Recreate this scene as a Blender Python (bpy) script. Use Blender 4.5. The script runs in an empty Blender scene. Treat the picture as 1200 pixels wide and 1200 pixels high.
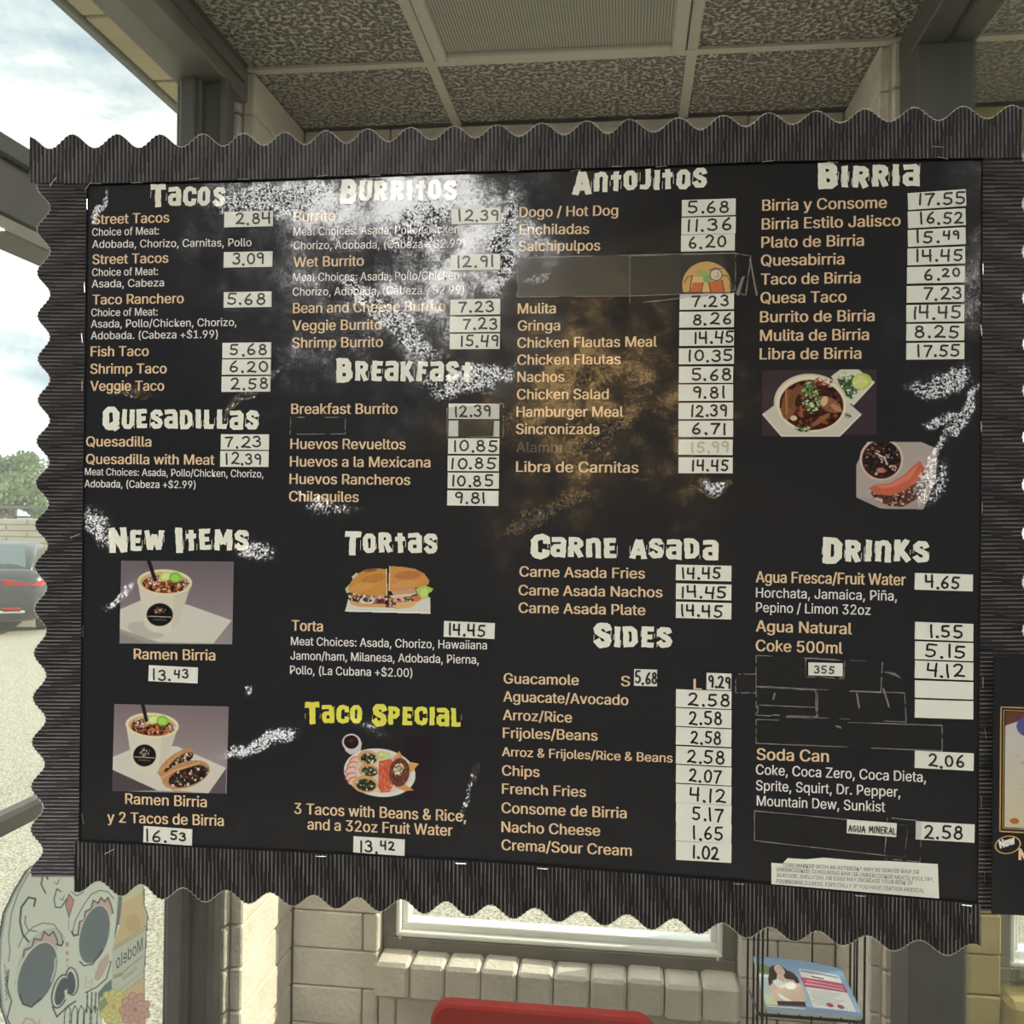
import bpy, math, random
import numpy as np
from mathutils import Vector, Matrix

random.seed(7)
rng = np.random.RandomState(11)
S = bpy.context.scene
COL = S.collection
PI = math.pi

# ------------------------------------------------------------------ camera
CAM = np.array([0.0, -1.086, 1.5]); YAW, PITCH, ROLL, FPX = -0.1218, 0.0076, 0.0134, 1100.0
def cam_basis():
    cy, sy, cp, sp = math.cos(YAW), math.sin(YAW), math.cos(PITCH), math.sin(PITCH)
    f = np.array([sy*cp, cy*cp, sp]); r = np.array([cy, -sy, 0.0]); u = np.cross(r, f)
    c, s = math.cos(ROLL), math.sin(ROLL)
    return c*r+s*u, -s*r+c*u, f
CR, CU, CF = cam_basis()
cd = bpy.data.cameras.new('camera'); cam = bpy.data.objects.new('camera', cd); COL.objects.link(cam)
cam.matrix_world = Matrix(((CR[0], CU[0], -CF[0], CAM[0]), (CR[1], CU[1], -CF[1], CAM[1]), (CR[2], CU[2], -CF[2], CAM[2]), (0, 0, 0, 1)))
cd.sensor_width = 36; cd.lens = 36*FPX/1200; cd.clip_start = 0.02; cd.clip_end = 300
S.camera = cam

# ------------------------------------------------------------------ view, sky, sun
S.view_settings.view_transform = 'Standard'; S.view_settings.look = 'None'
S.view_settings.exposure = 0.0; S.view_settings.gamma = 1.0; S.view_settings.use_curve_mapping = False
SKY_GAIN, SUN_E, TROFFER_L = 2.3, 7.5, 26.0
wd = bpy.data.worlds.new('sky'); S.world = wd; wd.use_nodes = True
nt = wd.node_tree; nt.nodes.clear()
N = nt.nodes.new; L = nt.links.new
out = N('ShaderNodeOutputWorld'); bg = N('ShaderNodeBackground'); tc = N('ShaderNodeTexCoord')
mp = N('ShaderNodeMapping'); mp.inputs['Scale'].default_value = (1.6, 1.6, 5.0)
no = N('ShaderNodeTexNoise'); no.inputs['Scale'].default_value = 2.2; no.inputs['Detail'].default_value = 6; no.inputs['Roughness'].default_value = .55
cr = N('ShaderNodeValToRGB')
cr.color_ramp.elements[0].position = .36; cr.color_ramp.elements[0].color = (.30, .36, .43, 1)
cr.color_ramp.elements[1].position = .60; cr.color_ramp.elements[1].color = (1.25, 1.22, 1.10, 1)
e = cr.color_ramp.elements.new(.47); e.color = (.52, .55, .56, 1)
L(tc.outputs['Generated'], mp.inputs[0]); L(mp.outputs[0], no.inputs['Vector']); L(no.outputs['Fac'], cr.inputs[0])
L(cr.outputs[0], bg.inputs[0]); bg.inputs[1].default_value = SKY_GAIN; L(bg.outputs[0], out.inputs[0])
sl = bpy.data.lights.new('sun', 'SUN'); sl.energy = SUN_E; sl.angle = .012; sl.color = (1, .88, .66)
so = bpy.data.objects.new('sun', sl); COL.objects.link(so)
so.rotation_euler = Vector((-.78, -.36, -.42)).to_track_quat('-Z', 'Y').to_euler()

# ------------------------------------------------------------------ helpers
def ray(x, y): return CF + CR*(x-600)/FPX - CU*(y-600)/FPX
def UY(x, y, Y=0.0): d = ray(x, y); return CAM + d*(Y-CAM[1])/d[1]
def UX(x, y, X): d = ray(x, y); return CAM + d*(X-CAM[0])/d[0]
def UZ(x, y, Z): d = ray(x, y); return CAM + d*(Z-CAM[2])/d[2]
def lin(c):
    c = np.asarray(c, float)/255.0
    return np.where(c <= .04045, c/12.92, ((c+.055)/1.055)**2.4)
def lc(r, g, b, k=1.0):
    v = lin((r, g, b))*k; return (float(v[0]), float(v[1]), float(v[2]), 1.0)

def mesh_obj(name, verts, faces, mats, parent=None, smooth=False, midx=None):
    me = bpy.data.meshes.new(name); me.from_pydata([tuple(map(float, v)) for v in verts], [], faces)
    for m in (mats if isinstance(mats, (list, tuple)) else [mats]): me.materials.append(m)
    if midx is not None: me.polygons.foreach_set('material_index', midx)
    if smooth: me.polygons.foreach_set('use_smooth', [True]*len(me.polygons))
    me.update()
    o = bpy.data.objects.new(name, me); COL.objects.link(o)
    if parent: o.parent = parent
    return o
def share(name, me, parent=None, loc=(0, 0, 0), rot=(0, 0, 0), scale=(1, 1, 1)):
    o = bpy.data.objects.new(name, me); COL.objects.link(o); o.location = loc; o.rotation_euler = rot; o.scale = scale
    if parent: o.parent = parent
    return o
class MB:
    def __init__(s): s.v = []; s.f = []; s.m = []
    def add(s, vs, fs, mi=0):
        b = len(s.v); s.v += [tuple(map(float, q)) for q in vs]; s.f += [tuple(b+i for i in f) for f in fs]; s.m += [mi]*len(fs)
    def box(s, x0, x1, y0, y1, z0, z1, mi=0, bev=0.0):
        if bev <= 0:
            s.add([(x0,y0,z0),(x1,y0,z0),(x1,y1,z0),(x0,y1,z0),(x0,y0,z1),(x1,y0,z1),(x1,y1,z1),(x0,y1,z1)],
                  [(0,3,2,1),(4,5,6,7),(0,1,5,4),(1,2,6,5),(2,3,7,6),(3,0,4,7)], mi); return
        c = [(x0+x1)/2, (y0+y1)/2, (z0+z1)/2]; h = [(x1-x0)/2, (y1-y0)/2, (z1-z0)/2]; b = min(bev, min(h)*.9)
        vs = []; idx = {}
        for sx in (-1, 1):
            for sy in (-1, 1):
                for sz in (-1, 1):
                    for ax in range(3):
                        p = [h[0], h[1], h[2]]
                        for k in range(3):
                            if k != ax: p[k] -= b
                        idx[(sx, sy, sz, ax)] = len(vs)
                        vs.append((c[0]+sx*p[0], c[1]+sy*p[1], c[2]+sz*p[2]))
        fs = []
        for ax in range(3):
            o1, o2 = [k for k in range(3) if k != ax]
            for sg in (-1, 1):
                q = []
                for a_, b_ in ((-1,-1),(1,-1),(1,1),(-1,1)):
                    t = [0,0,0]; t[ax] = sg; t[o1] = a_; t[o2] = b_; q.append(idx[(t[0],t[1],t[2],ax)])
                fs.append(tuple(q) if sg*(1 if ax != 1 else -1) > 0 else tuple(q[::-1]))
            for a_ in (-1, 1):
                for b_ in (-1, 1):
                    t1 = [0,0,0]; t1[o1] = a_; t1[o2] = b_
                    q = []
                    for sg, axx in ((-1,o1),(1,o1),(1,o2),(-1,o2)):
                        t = list(t1); t[ax] = sg; q.append(idx[(t[0],t[1],t[2],axx)])
                    fs.append(tuple(q))
        for k in ((a_, b_, c_) for a_ in (-1,1) for b_ in (-1,1) for c_ in (-1,1)):
            fs.append((idx[k+(0,)], idx[k+(1,)], idx[k+(2,)]))
        s.add(vs, fs, mi)
    def tube(s, pts, r, n=8, mi=0):
        pts = [Vector(p) for p in pts]; rings = []
        for i, p in enumerate(pts):
            t = (pts[min(i+1, len(pts)-1)]-pts[max(i-1, 0)]).normalized()
            a = t.orthogonal().normalized() if i == 0 else (a - t*a.dot(t)).normalized()
            b = t.cross(a); rr = r[i] if isinstance(r, (list, tuple)) else r
            rings.append([p + (a*math.cos(2*PI*k/n)+b*math.sin(2*PI*k/n))*rr for k in range(n)])
        vs = [v for R_ in rings for v in R_]; fs = []
        for i in range(len(pts)-1):
            for k in range(n): fs.append((i*n+k, i*n+(k+1) % n, (i+1)*n+(k+1) % n, (i+1)*n+k))
        fs.append(tuple(range(n))[::-1]); fs.append(tuple((len(pts)-1)*n+k for k in range(n)))
        s.add(vs, fs, mi)
    def build(s, name, mats, parent=None, smooth=False):
        o = mesh_obj(name, s.v, s.f, mats, parent, smooth, s.m)
        return o
def recalc(o):
    import bmesh
    bm = bmesh.new(); bm.from_mesh(o.data); bmesh.ops.recalc_face_normals(bm, faces=bm.faces); bm.to_mesh(o.data); bm.free(); return o
def box(name, b, mat, parent=None, bev=0.0):
    m = MB(); m.box(*b, bev=bev); return recalc(m.build(name, mat, parent))
def empty(name, loc=(0, 0, 0)):
    o = bpy.data.objects.new(name, None); COL.objects.link(o); o.location = loc; o.empty_display_size = .05; return o
def tag(o, label, cat, group=None, kind=None):
    o['label'] = label
    if cat: o['category'] = cat
    if group: o['group'] = group
    if kind: o['kind'] = kind
    return o
def struct(o, label=None):
    o['kind'] = 'structure'
    if label: o['label'] = label
    return o

# ------------------------------------------------------------------ materials
def mat(name, color, rough=.6, metal=0.0, spec=.5, noise=None, bump=None, trans=0):
    """noise=(scale, amount) colour mottling; bump=(scale, strength, distance)"""
    m = bpy.data.materials.new(name); m.use_nodes = True; t = m.node_tree; b = t.nodes['Principled BSDF']
    b.inputs['Base Color'].default_value = color; b.inputs['Roughness'].default_value = rough
    b.inputs['Metallic'].default_value = metal; b.inputs['Specular IOR Level'].default_value = spec
    g = t.nodes.new('ShaderNodeNewGeometry')
    if noise:
        n = t.nodes.new('ShaderNodeTexNoise'); n.inputs['Scale'].default_value = noise[0]; n.inputs['Detail'].default_value = 5
        t.links.new(g.outputs['Position'], n.inputs['Vector'])
        r = t.nodes.new('ShaderNodeValToRGB'); k = noise[1]
        r.color_ramp.elements[0].position = .35; r.color_ramp.elements[1].position = .65
        r.color_ramp.elements[0].color = tuple(c*(1-k) for c in color[:3])+(1,)
        r.color_ramp.elements[1].color = tuple(min(1, c*(1+k)) for c in color[:3])+(1,)
        t.links.new(n.outputs['Fac'], r.inputs[0]); t.links.new(r.outputs[0], b.inputs['Base Color'])
    if bump:
        n = t.nodes.new('ShaderNodeTexNoise'); n.inputs['Scale'].default_value = bump[0]; n.inputs['Detail'].default_value = 4
        t.links.new(g.outputs['Position'], n.inputs['Vector'])
        bp = t.nodes.new('ShaderNodeBump'); bp.inputs['Strength'].default_value = bump[1]; bp.inputs['Distance'].default_value = bump[2]
        t.links.new(n.outputs['Fac'], bp.inputs['Height']); t.links.new(bp.outputs[0], b.inputs['Normal'])
    return m
def emis(name, color, strength):
    m = bpy.data.materials.new(name); m.use_nodes = True; t = m.node_tree; t.nodes.clear()
    o = t.nodes.new('ShaderNodeOutputMaterial'); e = t.nodes.new('ShaderNodeEmission')
    e.inputs[0].default_value = color; e.inputs[1].default_value = strength; t.links.new(e.outputs[0], o.inputs[0]); return m
def glass_mat(name, tint=(.96, .98, .97, 1), dirt=.02, refl=1.0, dirt_scale=60):
    m = bpy.data.materials.new(name); m.use_nodes = True; t = m.node_tree; t.nodes.clear(); n = t.nodes.new; l = t.links.new
    o = n('ShaderNodeOutputMaterial'); tr = n('ShaderNodeBsdfTransparent'); gl = n('ShaderNodeBsdfGlossy'); mx = n('ShaderNodeMixShader')
    fr = n('ShaderNodeLayerWeight'); fr.inputs[0].default_value = .5; pw = n('ShaderNodeMath'); pw.operation = 'POWER'; pw.inputs[1].default_value = 5.0
    mu = n('ShaderNodeMath'); mu.operation = 'MULTIPLY_ADD'; mu.inputs[1].default_value = .92*refl; mu.inputs[2].default_value = .035*refl
    tr.inputs[0].default_value = tint; gl.inputs['Roughness'].default_value = .01; gl.inputs[0].default_value = (1, 1, 1, 1)
    l(fr.outputs['Facing'], pw.inputs[0]); l(pw.outputs[0], mu.inputs[0]); l(mu.outputs[0], mx.inputs[0]); l(tr.outputs[0], mx.inputs[1]); l(gl.outputs[0], mx.inputs[2])
    df = n('ShaderNodeBsdfDiffuse'); df.inputs[0].default_value = (.75, .77, .78, 1); m2 = n('ShaderNodeMixShader')
    g = n('ShaderNodeNewGeometry'); no_ = n('ShaderNodeTexNoise'); no_.inputs['Scale'].default_value = dirt_scale; no_.inputs['Detail'].default_value = 8
    no_.inputs['Roughness'].default_value = .8
    mr = n('ShaderNodeMapRange'); mr.inputs['From Min'].default_value = .45; mr.inputs['From Max'].default_value = .8
    mr.inputs['To Min'].default_value = dirt; mr.inputs['To Max'].default_value = dirt*3.5
    l(g.outputs['Position'], no_.inputs['Vector']); l(no_.outputs['Fac'], mr.inputs[0]); l(mr.outputs[0], m2.inputs[0])
    l(mx.outputs[0], m2.inputs[1]); l(df.outputs[0], m2.inputs[2]); l(m2.outputs[0], o.inputs[0]); return m

# --- the wrinkled laminated vinyl: one relief shared by the sheet and all print on it
T1 = np.array([-.83, -2.27, 2.52]); W1 = np.array([-.22, -4.4, 2.2])
L2 = np.array([1.85, -2.3, 2.52])
PATCHES = [  # centre px, radii px, angle deg, lamp that the dent faces, gain
    (315, 232, 75, 16, -3, T1, 1), (495, 262, 46, 22, -35, T1, .5), (455, 372, 70, 15, 38, T1, 1),
    (592, 280, 12, 55, 8, T1, 1), (548, 445, 55, 17, -10, T1, 1), (120, 618, 20, 36, -25, T1, 1), (140, 700, 9, 34, 40, T1, .9),
    (302, 645, 26, 18, 20, T1, 1), (300, 872, 70, 13, -25, T1, 1), (430, 850, 48, 10, 20, T1, .7), (1100, 450, 34, 16, -5, L2, 1),
    (1090, 565, 34, 20, -60, L2, 1), (1122, 500, 7, 55, 30, L2, 1), (1105, 492, 26, 7, -8, L2, .9), (686, 452, 11, 40, 18, W1, .6), (705, 512, 34, 9, -35, W1, 1),
    (150, 456, 38, 8, 12, W1, 1), (290, 462, 50, 6, -38, W1, 1), (838, 572, 18, 9, -20, T1, .9), (118, 238, 5, 28, 10, T1, 1), (628, 326, 20, 6, -14, T1, 1),
    (292, 808, 12, 8, -30, T1, .9), (385, 590, 50, 14, 20, T1, .8), (640, 600, 60, 8, -25, W1, .8), (548, 935, 7, 45, 15, T1, .8)]
def relief_group():
    g = bpy.data.node_groups.new('vinyl_relief', 'ShaderNodeTree')
    g.interface.new_socket('Normal', in_out='OUTPUT', socket_type='NodeSocketVector')
    n = g.nodes.new; l = g.links.new
    geo = n('ShaderNodeNewGeometry'); pos = geo.outputs['Position']; outn = n('NodeGroupOutput')
    def vm(op, a, b=None, s=None):
        q = n('ShaderNodeVectorMath'); q.operation = op
        for i, x in enumerate((a, b)):
            if x is None: continue
            if isinstance(x, (tuple, list)): q.inputs[i].default_value = x
            else: l(x, q.inputs[i])
        if s is not None:
            if isinstance(s, float): q.inputs['Scale'].default_value = s
            else: l(s, q.inputs['Scale'])
        return q.outputs['Value'] if op == 'DOT_PRODUCT' else q.outputs['Vector']
    def ma(op, a, b=None, c=None):
        q = n('ShaderNodeMath'); q.operation = op
        for i, x in enumerate((a, b, c)):
            if x is None: continue
            if isinstance(x, (int, float)): q.inputs[i].default_value = x
            else: l(x, q.inputs[i])
        return q.outputs[0]
    # warp the position a little so the dents have ragged outlines
    wn = n('ShaderNodeTexNoise'); wn.inputs['Scale'].default_value = 22; wn.inputs['Detail'].default_value = 3; l(pos, wn.inputs['Vector'])
    wv = vm('SUBTRACT', wn.outputs['Color'], (.5, .5, .5)); wp = vm('ADD', pos, vm('SCALE', wv, s=.045))
    tot = None; msum = None
    for (cx, cy, ra, rb, ang, tgt, gain) in PATCHES:
        c = UY(cx, cy); a = math.radians(ang)
        A = (math.cos(a)/(ra*.00095), 0, -math.sin(a)/(ra*.00095)); B = (math.sin(a)/(rb*.00095), 0, math.cos(a)/(rb*.00095))
        u = ma('SUBTRACT', vm('DOT_PRODUCT', wp, A), float(A[0]*c[0]+A[2]*c[2])); v = ma('SUBTRACT', vm('DOT_PRODUCT', wp, B), float(B[0]*c[0]+B[2]*c[2]))
        r2 = ma('MULTIPLY_ADD', u, u, ma('MULTIPLY', v, v)); ex = ma('EXPONENT', ma('MULTIPLY', ma('MULTIPLY', r2, r2), -1.0))
        v1 = CAM-c; v1 /= np.linalg.norm(v1); v2 = tgt-c; v2 /= np.linalg.norm(v2); h = v1+v2; h = h/(-h[1])
        t = vm('SCALE', (float(h[0]*gain), 0.0, float(h[2]*gain)), s=ex)
        tot = t if tot is None else vm('ADD', tot, t); msum = ma('MULTIPLY', ex, gain) if msum is None else ma('MULTIPLY_ADD', ex, gain, msum)
    msum = ma('MINIMUM', msum, 1.0)
    def nz(scale, det, amp, rough=.6):
        q = n('ShaderNodeTexNoise'); q.inputs['Scale'].default_value = scale; q.inputs['Detail'].default_value = det; q.inputs['Roughness'].default_value = rough
        l(pos, q.inputs['Vector']); s_ = vm('SUBTRACT', q.outputs['Color'], (.5, .5, .5))
        return vm('SCALE', s_, s=amp)
    amp_f = ma('MULTIPLY_ADD', msum, .55, .10); amp_m = ma('MULTIPLY_ADD', msum, .35, .05)
    tot = vm('ADD', tot, nz(330, 2, amp_f)); tot = vm('ADD', tot, nz(120, 3, amp_m)); tot = vm('ADD', tot, nz(9, 2, .22)); tot = vm('ADD', tot, nz(38, 3, .15))
    res = vm('NORMALIZE', vm('ADD', vm('MULTIPLY', tot, (1, 0, 1)), (0, -1, 0)))
    l(res, outn.inputs[0]); return g
RG = relief_group()
def print_mat(name, color=None, rough=.18, attr=False, k=1.0, spec=.55):
    m = bpy.data.materials.new(name); m.use_nodes = True; t = m.node_tree; b = t.nodes['Principled BSDF']
    b.inputs['Roughness'].default_value = rough; b.inputs['Specular IOR Level'].default_value = spec
    q = t.nodes.new('ShaderNodeGroup'); q.node_tree = RG; t.links.new(q.outputs[0], b.inputs['Normal'])
    if attr:
        a = t.nodes.new('ShaderNodeAttribute'); a.attribute_name = 'ink'; t.links.new(a.outputs['Color'], b.inputs['Base Color'])
    else: b.inputs['Base Color'].default_value = color
    return m
PK = 1.0
M_sheet = print_mat('black_vinyl', lc(35, 37, 41))
M_orange = print_mat('orange_ink', lc(232, 205, 166))
M_white = print_mat('white_ink', lc(236, 236, 230))
M_head = print_mat('cream_ink', lc(238, 240, 226))
M_yellow = print_mat('yellow_ink', lc(226, 222, 92))
M_dim = print_mat('faded_ink', lc(92, 88, 82))
M_photo = print_mat('photo_print', attr=True)
M_sticker = print_mat('sticker_paper', lc(232, 235, 224), rough=.3, spec=.4)
M_marker = print_mat('marker_ink', lc(18, 18, 20), rough=.35)
M_pencil = print_mat('faded_marker', lc(196, 194, 168), rough=.4)
def tape_mat(name, film, alpha, rough=.1):
    m = bpy.data.materials.new(name); m.use_nodes = True; t = m.node_tree; t.nodes.clear(); n = t.nodes.new; l = t.links.new
    o = n('ShaderNodeOutputMaterial'); p = n('ShaderNodeBsdfPrincipled'); tr = n('ShaderNodeBsdfTransparent'); mx = n('ShaderNodeMixShader')
    p.inputs['Base Color'].default_value = film; p.inputs['Roughness'].default_value = rough
    mx.inputs[0].default_value = alpha; l(tr.outputs[0], mx.inputs[1]); l(p.outputs[0], mx.inputs[2]); l(mx.outputs[0], o.inputs[0]); return m
M_tape = tape_mat('clear_tape', lc(110, 108, 98), .42, .25)
M_tape2 = tape_mat('clear_tape_thin', lc(66, 65, 60), .14, .22)
M_tedge = tape_mat('tape_edge', lc(190, 190, 180), .38, .3)
M_black_tape = print_mat('dark_tape', lc(52, 52, 46), rough=.25)
M_border = mat('corrugated_card', lc(40, 39, 40), .36, spec=.5, noise=(90, .15))
M_cardedge = mat('card_cut_edge', lc(205, 203, 192), .7)
M_rib = mat('corrugated_card_crest_glint', lc(118, 116, 114), .4, spec=.5)  # glints along the rib crests, painted as a lighter grey
M_staple = mat('staple_steel', lc(215, 215, 210), .3, 1.0)
M_alu = mat('dark_anodised_aluminium', lc(112, 109, 102), .5, .1, noise=(14, .10))
M_alu_d = mat('door_frame_aluminium', lc(86, 86, 84), .5, .1, noise=(12, .10))
M_block = mat('cream_painted_block', lc(216, 209, 198), .75, noise=(9, .08), bump=(70, .7, .006))
M_mortar = mat('painted_mortar', lc(190, 183, 170), .9, bump=(80, .5, .004))
M_yblock = mat('yellow_painted_block', lc(182, 164, 98), .6, noise=(8, .08), bump=(50, .5, .006))
M_ymortar = mat('yellow_mortar', lc(146, 130, 76), .8, bump=(80, .5, .004))
M_whitef = mat('white_window_frame', lc(246, 247, 243), .4)
M_soffit = mat('cream_soffit', lc(205, 190, 150), .7, noise=(6, .06))
M_fascia = mat('grey_fascia', lc(128, 126, 118), .6)
M_floor = mat('vestibule_tile_floor', lc(128, 120, 108), .45, noise=(5, .15))
M_wall = mat('interior_wall_paint', lc(152, 150, 145), .8, noise=(3, .06))
M_glass = glass_mat('storefront_glass', dirt=.003)
M_glass2 = glass_mat('side_glass', dirt=.03, refl=.7, dirt_scale=30)

# ceiling tile: coarse fissured plaster
def tile_mat():
    m = bpy.data.materials.new('fissured_ceiling_tile'); m.use_nodes = True; t = m.node_tree; b = t.nodes['Principled BSDF']; n = t.nodes.new; l = t.links.new
    g = n('ShaderNodeNewGeometry'); v = n('ShaderNodeTexNoise'); v.inputs['Scale'].default_value = 92; v.inputs['Detail'].default_value = 3; v.inputs['Roughness'].default_value = .5
    l(g.outputs['Position'], v.inputs['Vector'])
    mr = n('ShaderNodeMapRange'); mr.interpolation_type = 'SMOOTHSTEP'; mr.inputs['From Min'].default_value = .40; mr.inputs['From Max'].default_value = .58; l(v.outputs['Fac'], mr.inputs[0])
    bp = n('ShaderNodeBump'); bp.inputs['Strength'].default_value = 1.0; bp.inputs['Distance'].default_value = .016
    l(mr.outputs[0], bp.inputs['Height']); l(bp.outputs[0], b.inputs['Normal'])
    mix = n('ShaderNodeMix'); mix.data_type = 'RGBA'; mix.inputs['A'].default_value = lc(136, 131, 122); mix.inputs['B'].default_value = lc(222, 217, 206)
    l(mr.outputs[0], mix.inputs['Factor']); l(mix.outputs['Result'], b.inputs['Base Color'])
    b.inputs['Roughness'].default_value = .45; return m
M_tile = tile_mat()
M_tee = mat('ceiling_tee_paint', lc(206, 201, 190), .5)
def perf_mat():
    m = bpy.data.materials.new('perforated_plate'); m.use_nodes = True; t = m.node_tree; b = t.nodes['Principled BSDF']; n = t.nodes.new; l = t.links.new
    g = n('ShaderNodeNewGeometry'); sc = n('ShaderNodeVectorMath'); sc.operation = 'SCALE'; sc.inputs['Scale'].default_value = 150; l(g.outputs['Position'], sc.inputs[0])
    fr = n('ShaderNodeVectorMath'); fr.operation = 'FRACTION'; l(sc.outputs[0], fr.inputs[0])
    sb = n('ShaderNodeVectorMath'); sb.operation = 'SUBTRACT'; sb.inputs[1].default_value = (.5, .5, 0); l(fr.outputs[0], sb.inputs[0])
    mu = n('ShaderNodeVectorMath'); mu.operation = 'MULTIPLY'; mu.inputs[1].default_value = (1, 1, 0); l(sb.outputs[0], mu.inputs[0])
    ln = n('ShaderNodeVectorMath'); ln.operation = 'LENGTH'; l(mu.outputs[0], ln.inputs[0])
    gt = n('ShaderNodeMath'); gt.operation = 'GREATER_THAN'; gt.inputs[1].default_value = .30; l(ln.outputs['Value'], gt.inputs[0])
    mix = n('ShaderNodeMix'); mix.data_type = 'RGBA'; mix.inputs['A'].default_value = lc(46, 45, 43); mix.inputs['B'].default_value = lc(182, 178, 168)
    l(gt.outputs[0], mix.inputs['Factor']); l(mix.outputs['Result'], b.inputs['Base Color']); b.inputs['Roughness'].default_value = .5; return m
M_perf = perf_mat()

CZ = 2.573      # ceiling height
# ------------------------------------------------------------------ setting: outside ground, floors
def ground_mat():
    m = bpy.data.materials.new('pale_speckled_asphalt'); m.use_nodes = True; t = m.node_tree; b = t.nodes['Principled BSDF']; n = t.nodes.new; l = t.links.new
    g = n('ShaderNodeNewGeometry'); a = n('ShaderNodeTexNoise'); a.inputs['Scale'].default_value = 75; a.inputs['Detail'].default_value = 3; l(g.outputs['Position'], a.inputs['Vector'])
    r = n('ShaderNodeValToRGB'); r.color_ramp.elements[0].position = .38; r.color_ramp.elements[0].color = lc(120, 115, 102)
    r.color_ramp.elements[1].position = .6; r.color_ramp.elements[1].color = lc(186, 182, 170)
    l(a.outputs['Fac'], r.inputs[0]); l(r.outputs[0], b.inputs['Base Color']); b.inputs['Roughness'].default_value = .9; return m
M_ground = ground_mat()
struct(box('parking_lot', (-70, 40, -30, 70, -.60, -.45), M_ground), 'pale sunlit asphalt parking lot outside the glass')
m = MB(); m.box(-1.05, 3.6, -.12, 1.63, -.44, 0.0); m.box(-4.2, 3.6, -6.2, -.12, -.44, 0.0)
struct(recalc(m.build('floor', M_floor)), 'brown grey tiled floor')

# ceiling: backing, tees and single tiles
m = MB(); m.box(-1.05, 3.6, -.12, 1.63, CZ+.02, CZ+.30); m.box(-4.2, 3.6, -6.2, -.12, CZ+.02, CZ+.30)
ceil = struct(recalc(m.build('ceiling', M_wall)), 'dropped ceiling of fissured tiles in a metal grid')
TX = [-1.083, -.473, .135, .745, 1.355, 1.965]; TY = [.47, 1.08, 1.69]
def tile_obj(x0, x1, y0, y1): return box('ceiling_tile', (x0+.006, x1-.006, y0+.006, y1-.006, CZ+.004, CZ+.02), M_tile, ceil, .003)
for i in range(len(TX)-1):
    for j, (a, b_) in enumerate(((-.14, .47), (.47, 1.08), (1.08, 1.43))):
        if i == 1 and j == 1: continue
        x0 = max(TX[i], -.92)
        tile_obj(x0, TX[i+1], a, b_)
for x in TX[1:]: box('tee_bar', (x-.012, x+.012, -.14, 1.43, CZ-.002, CZ+.006), M_tee, ceil)
for y in TY[:2]: box('tee_bar', (-.92, 1.96, y-.012, y+.012, CZ-.003, CZ+.005), M_tee, ceil)
# perforated return-air panel
gr = tag(empty('ceiling_vent', (-.17, .775, CZ)), 'perforated metal air return panel set in the ceiling grid', 'vent')
def child_abs(o, p):   # keep world position under an Empty
    o.parent = p; o.location = [a-b for a, b in zip(o.location, p.location)]; return o
m = MB()
for b_ in ((-.457, -.427, .486, 1.064), (.089, .119, .486, 1.064), (-.427, .089, .486, .514), (-.427, .089, 1.036, 1.064)):
    m.box(b_[0], b_[1], b_[2], b_[3], CZ-.010, CZ+.010, bev=.003)
child_abs(recalc(m.build('vent_frame', M_tee)), gr)
child_abs(box('perforated_plate', (-.427, .089, .514, 1.036, CZ-.001, CZ+.004), M_perf), gr)

# ------------------------------------------------------------------ block walls
bm_cache = {}
def block(parent, x0, x1, y0, y1, z0, z1, mt, jit=.002):
    key = (round(x1-x0, 3), round(y1-y0, 3), round(z1-z0, 3), mt.name)
    if key not in bm_cache:
        m = MB(); m.box(-(x1-x0)/2, (x1-x0)/2, -(y1-y0)/2, (y1-y0)/2, -(z1-z0)/2, (z1-z0)/2, bev=.004); me = recalc(m.build('block', mt)); bm_cache[key] = me.data
        bpy.data.objects.remove(me)
    return share('block', bm_cache[key], parent, ((x0+x1)/2, (y0+y1)/2+random.uniform(-jit, jit), (z0+z1)/2),
                 (random.uniform(-.004, .004), 0, random.uniform(-.004, .004)))
def block_wall_x(parent, xa, xb, yf, z0, z1, mt, h=.1016, Lb=.40, th=.03, x_off=0):
    """courses on a wall facing -Y; yf = front plane"""
    nrow = int(round((z1-z0)/h)); hh = (z1-z0)/nrow
    for r in range(nrow):
        x = xa - ((r % 2)*Lb/2 + x_off) % Lb
        while x < xb-.001:
            a, b_ = max(x, xa), min(x+Lb, xb)
            if b_-a > .025: block(parent, a+.0015, b_-.0015, yf, yf+th, z0+r*hh+.0015, z0+(r+1)*hh-.0015, mt)
            x += Lb
def block_wall_y(parent, ya, yb, x0, x1, z0, z1, mt, h=.1016, off=0):
    nrow = int(round((z1-z0)/h)); hh = (z1-z0)/nrow
    for r in range(nrow):
        cuts = [ya, yb] if (yb-ya) < .42 and r % 2 == 0 else [ya, (ya+yb)/2+.06, yb]
        for a, b_ in zip(cuts[:-1], cuts[1:]): block(parent, x0, x1, a+.003, b_-.003, z0+r*hh+.0015, z0+(r+1)*hh-.0015, mt)
YF = 1.43
WX0, WX1, WZ0, WZ1 = -.66, .305, .30, 2.30
fw = MB()
fw.box(-1.0, WX0, YF+.02, 1.62, 0, CZ); fw.box(WX1, .60, YF+.02, 1.62, 0, CZ); fw.box(WX0, WX1, YF+.02, 1.62, 0, WZ0-.02); fw.box(WX0, WX1, YF+.02, 1.62, WZ1, CZ)
wall_back = struct(recalc(fw.build('wall_back', M_mortar)), 'cream painted block wall with the window, across the vestibule')
block_wall_x(wall_back, -.905, WX0, YF, 0, CZ, M_block)
block_wall_x(wall_back, WX1, .549, YF, 0, CZ, M_block, x_off=.1)
block_wall_x(wall_back, WX0, WX1, YF, 0, .2032, M_block, x_off=.15)
block_wall_x(wall_back, WX0, WX1, YF, WZ1, CZ, M_block)
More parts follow.
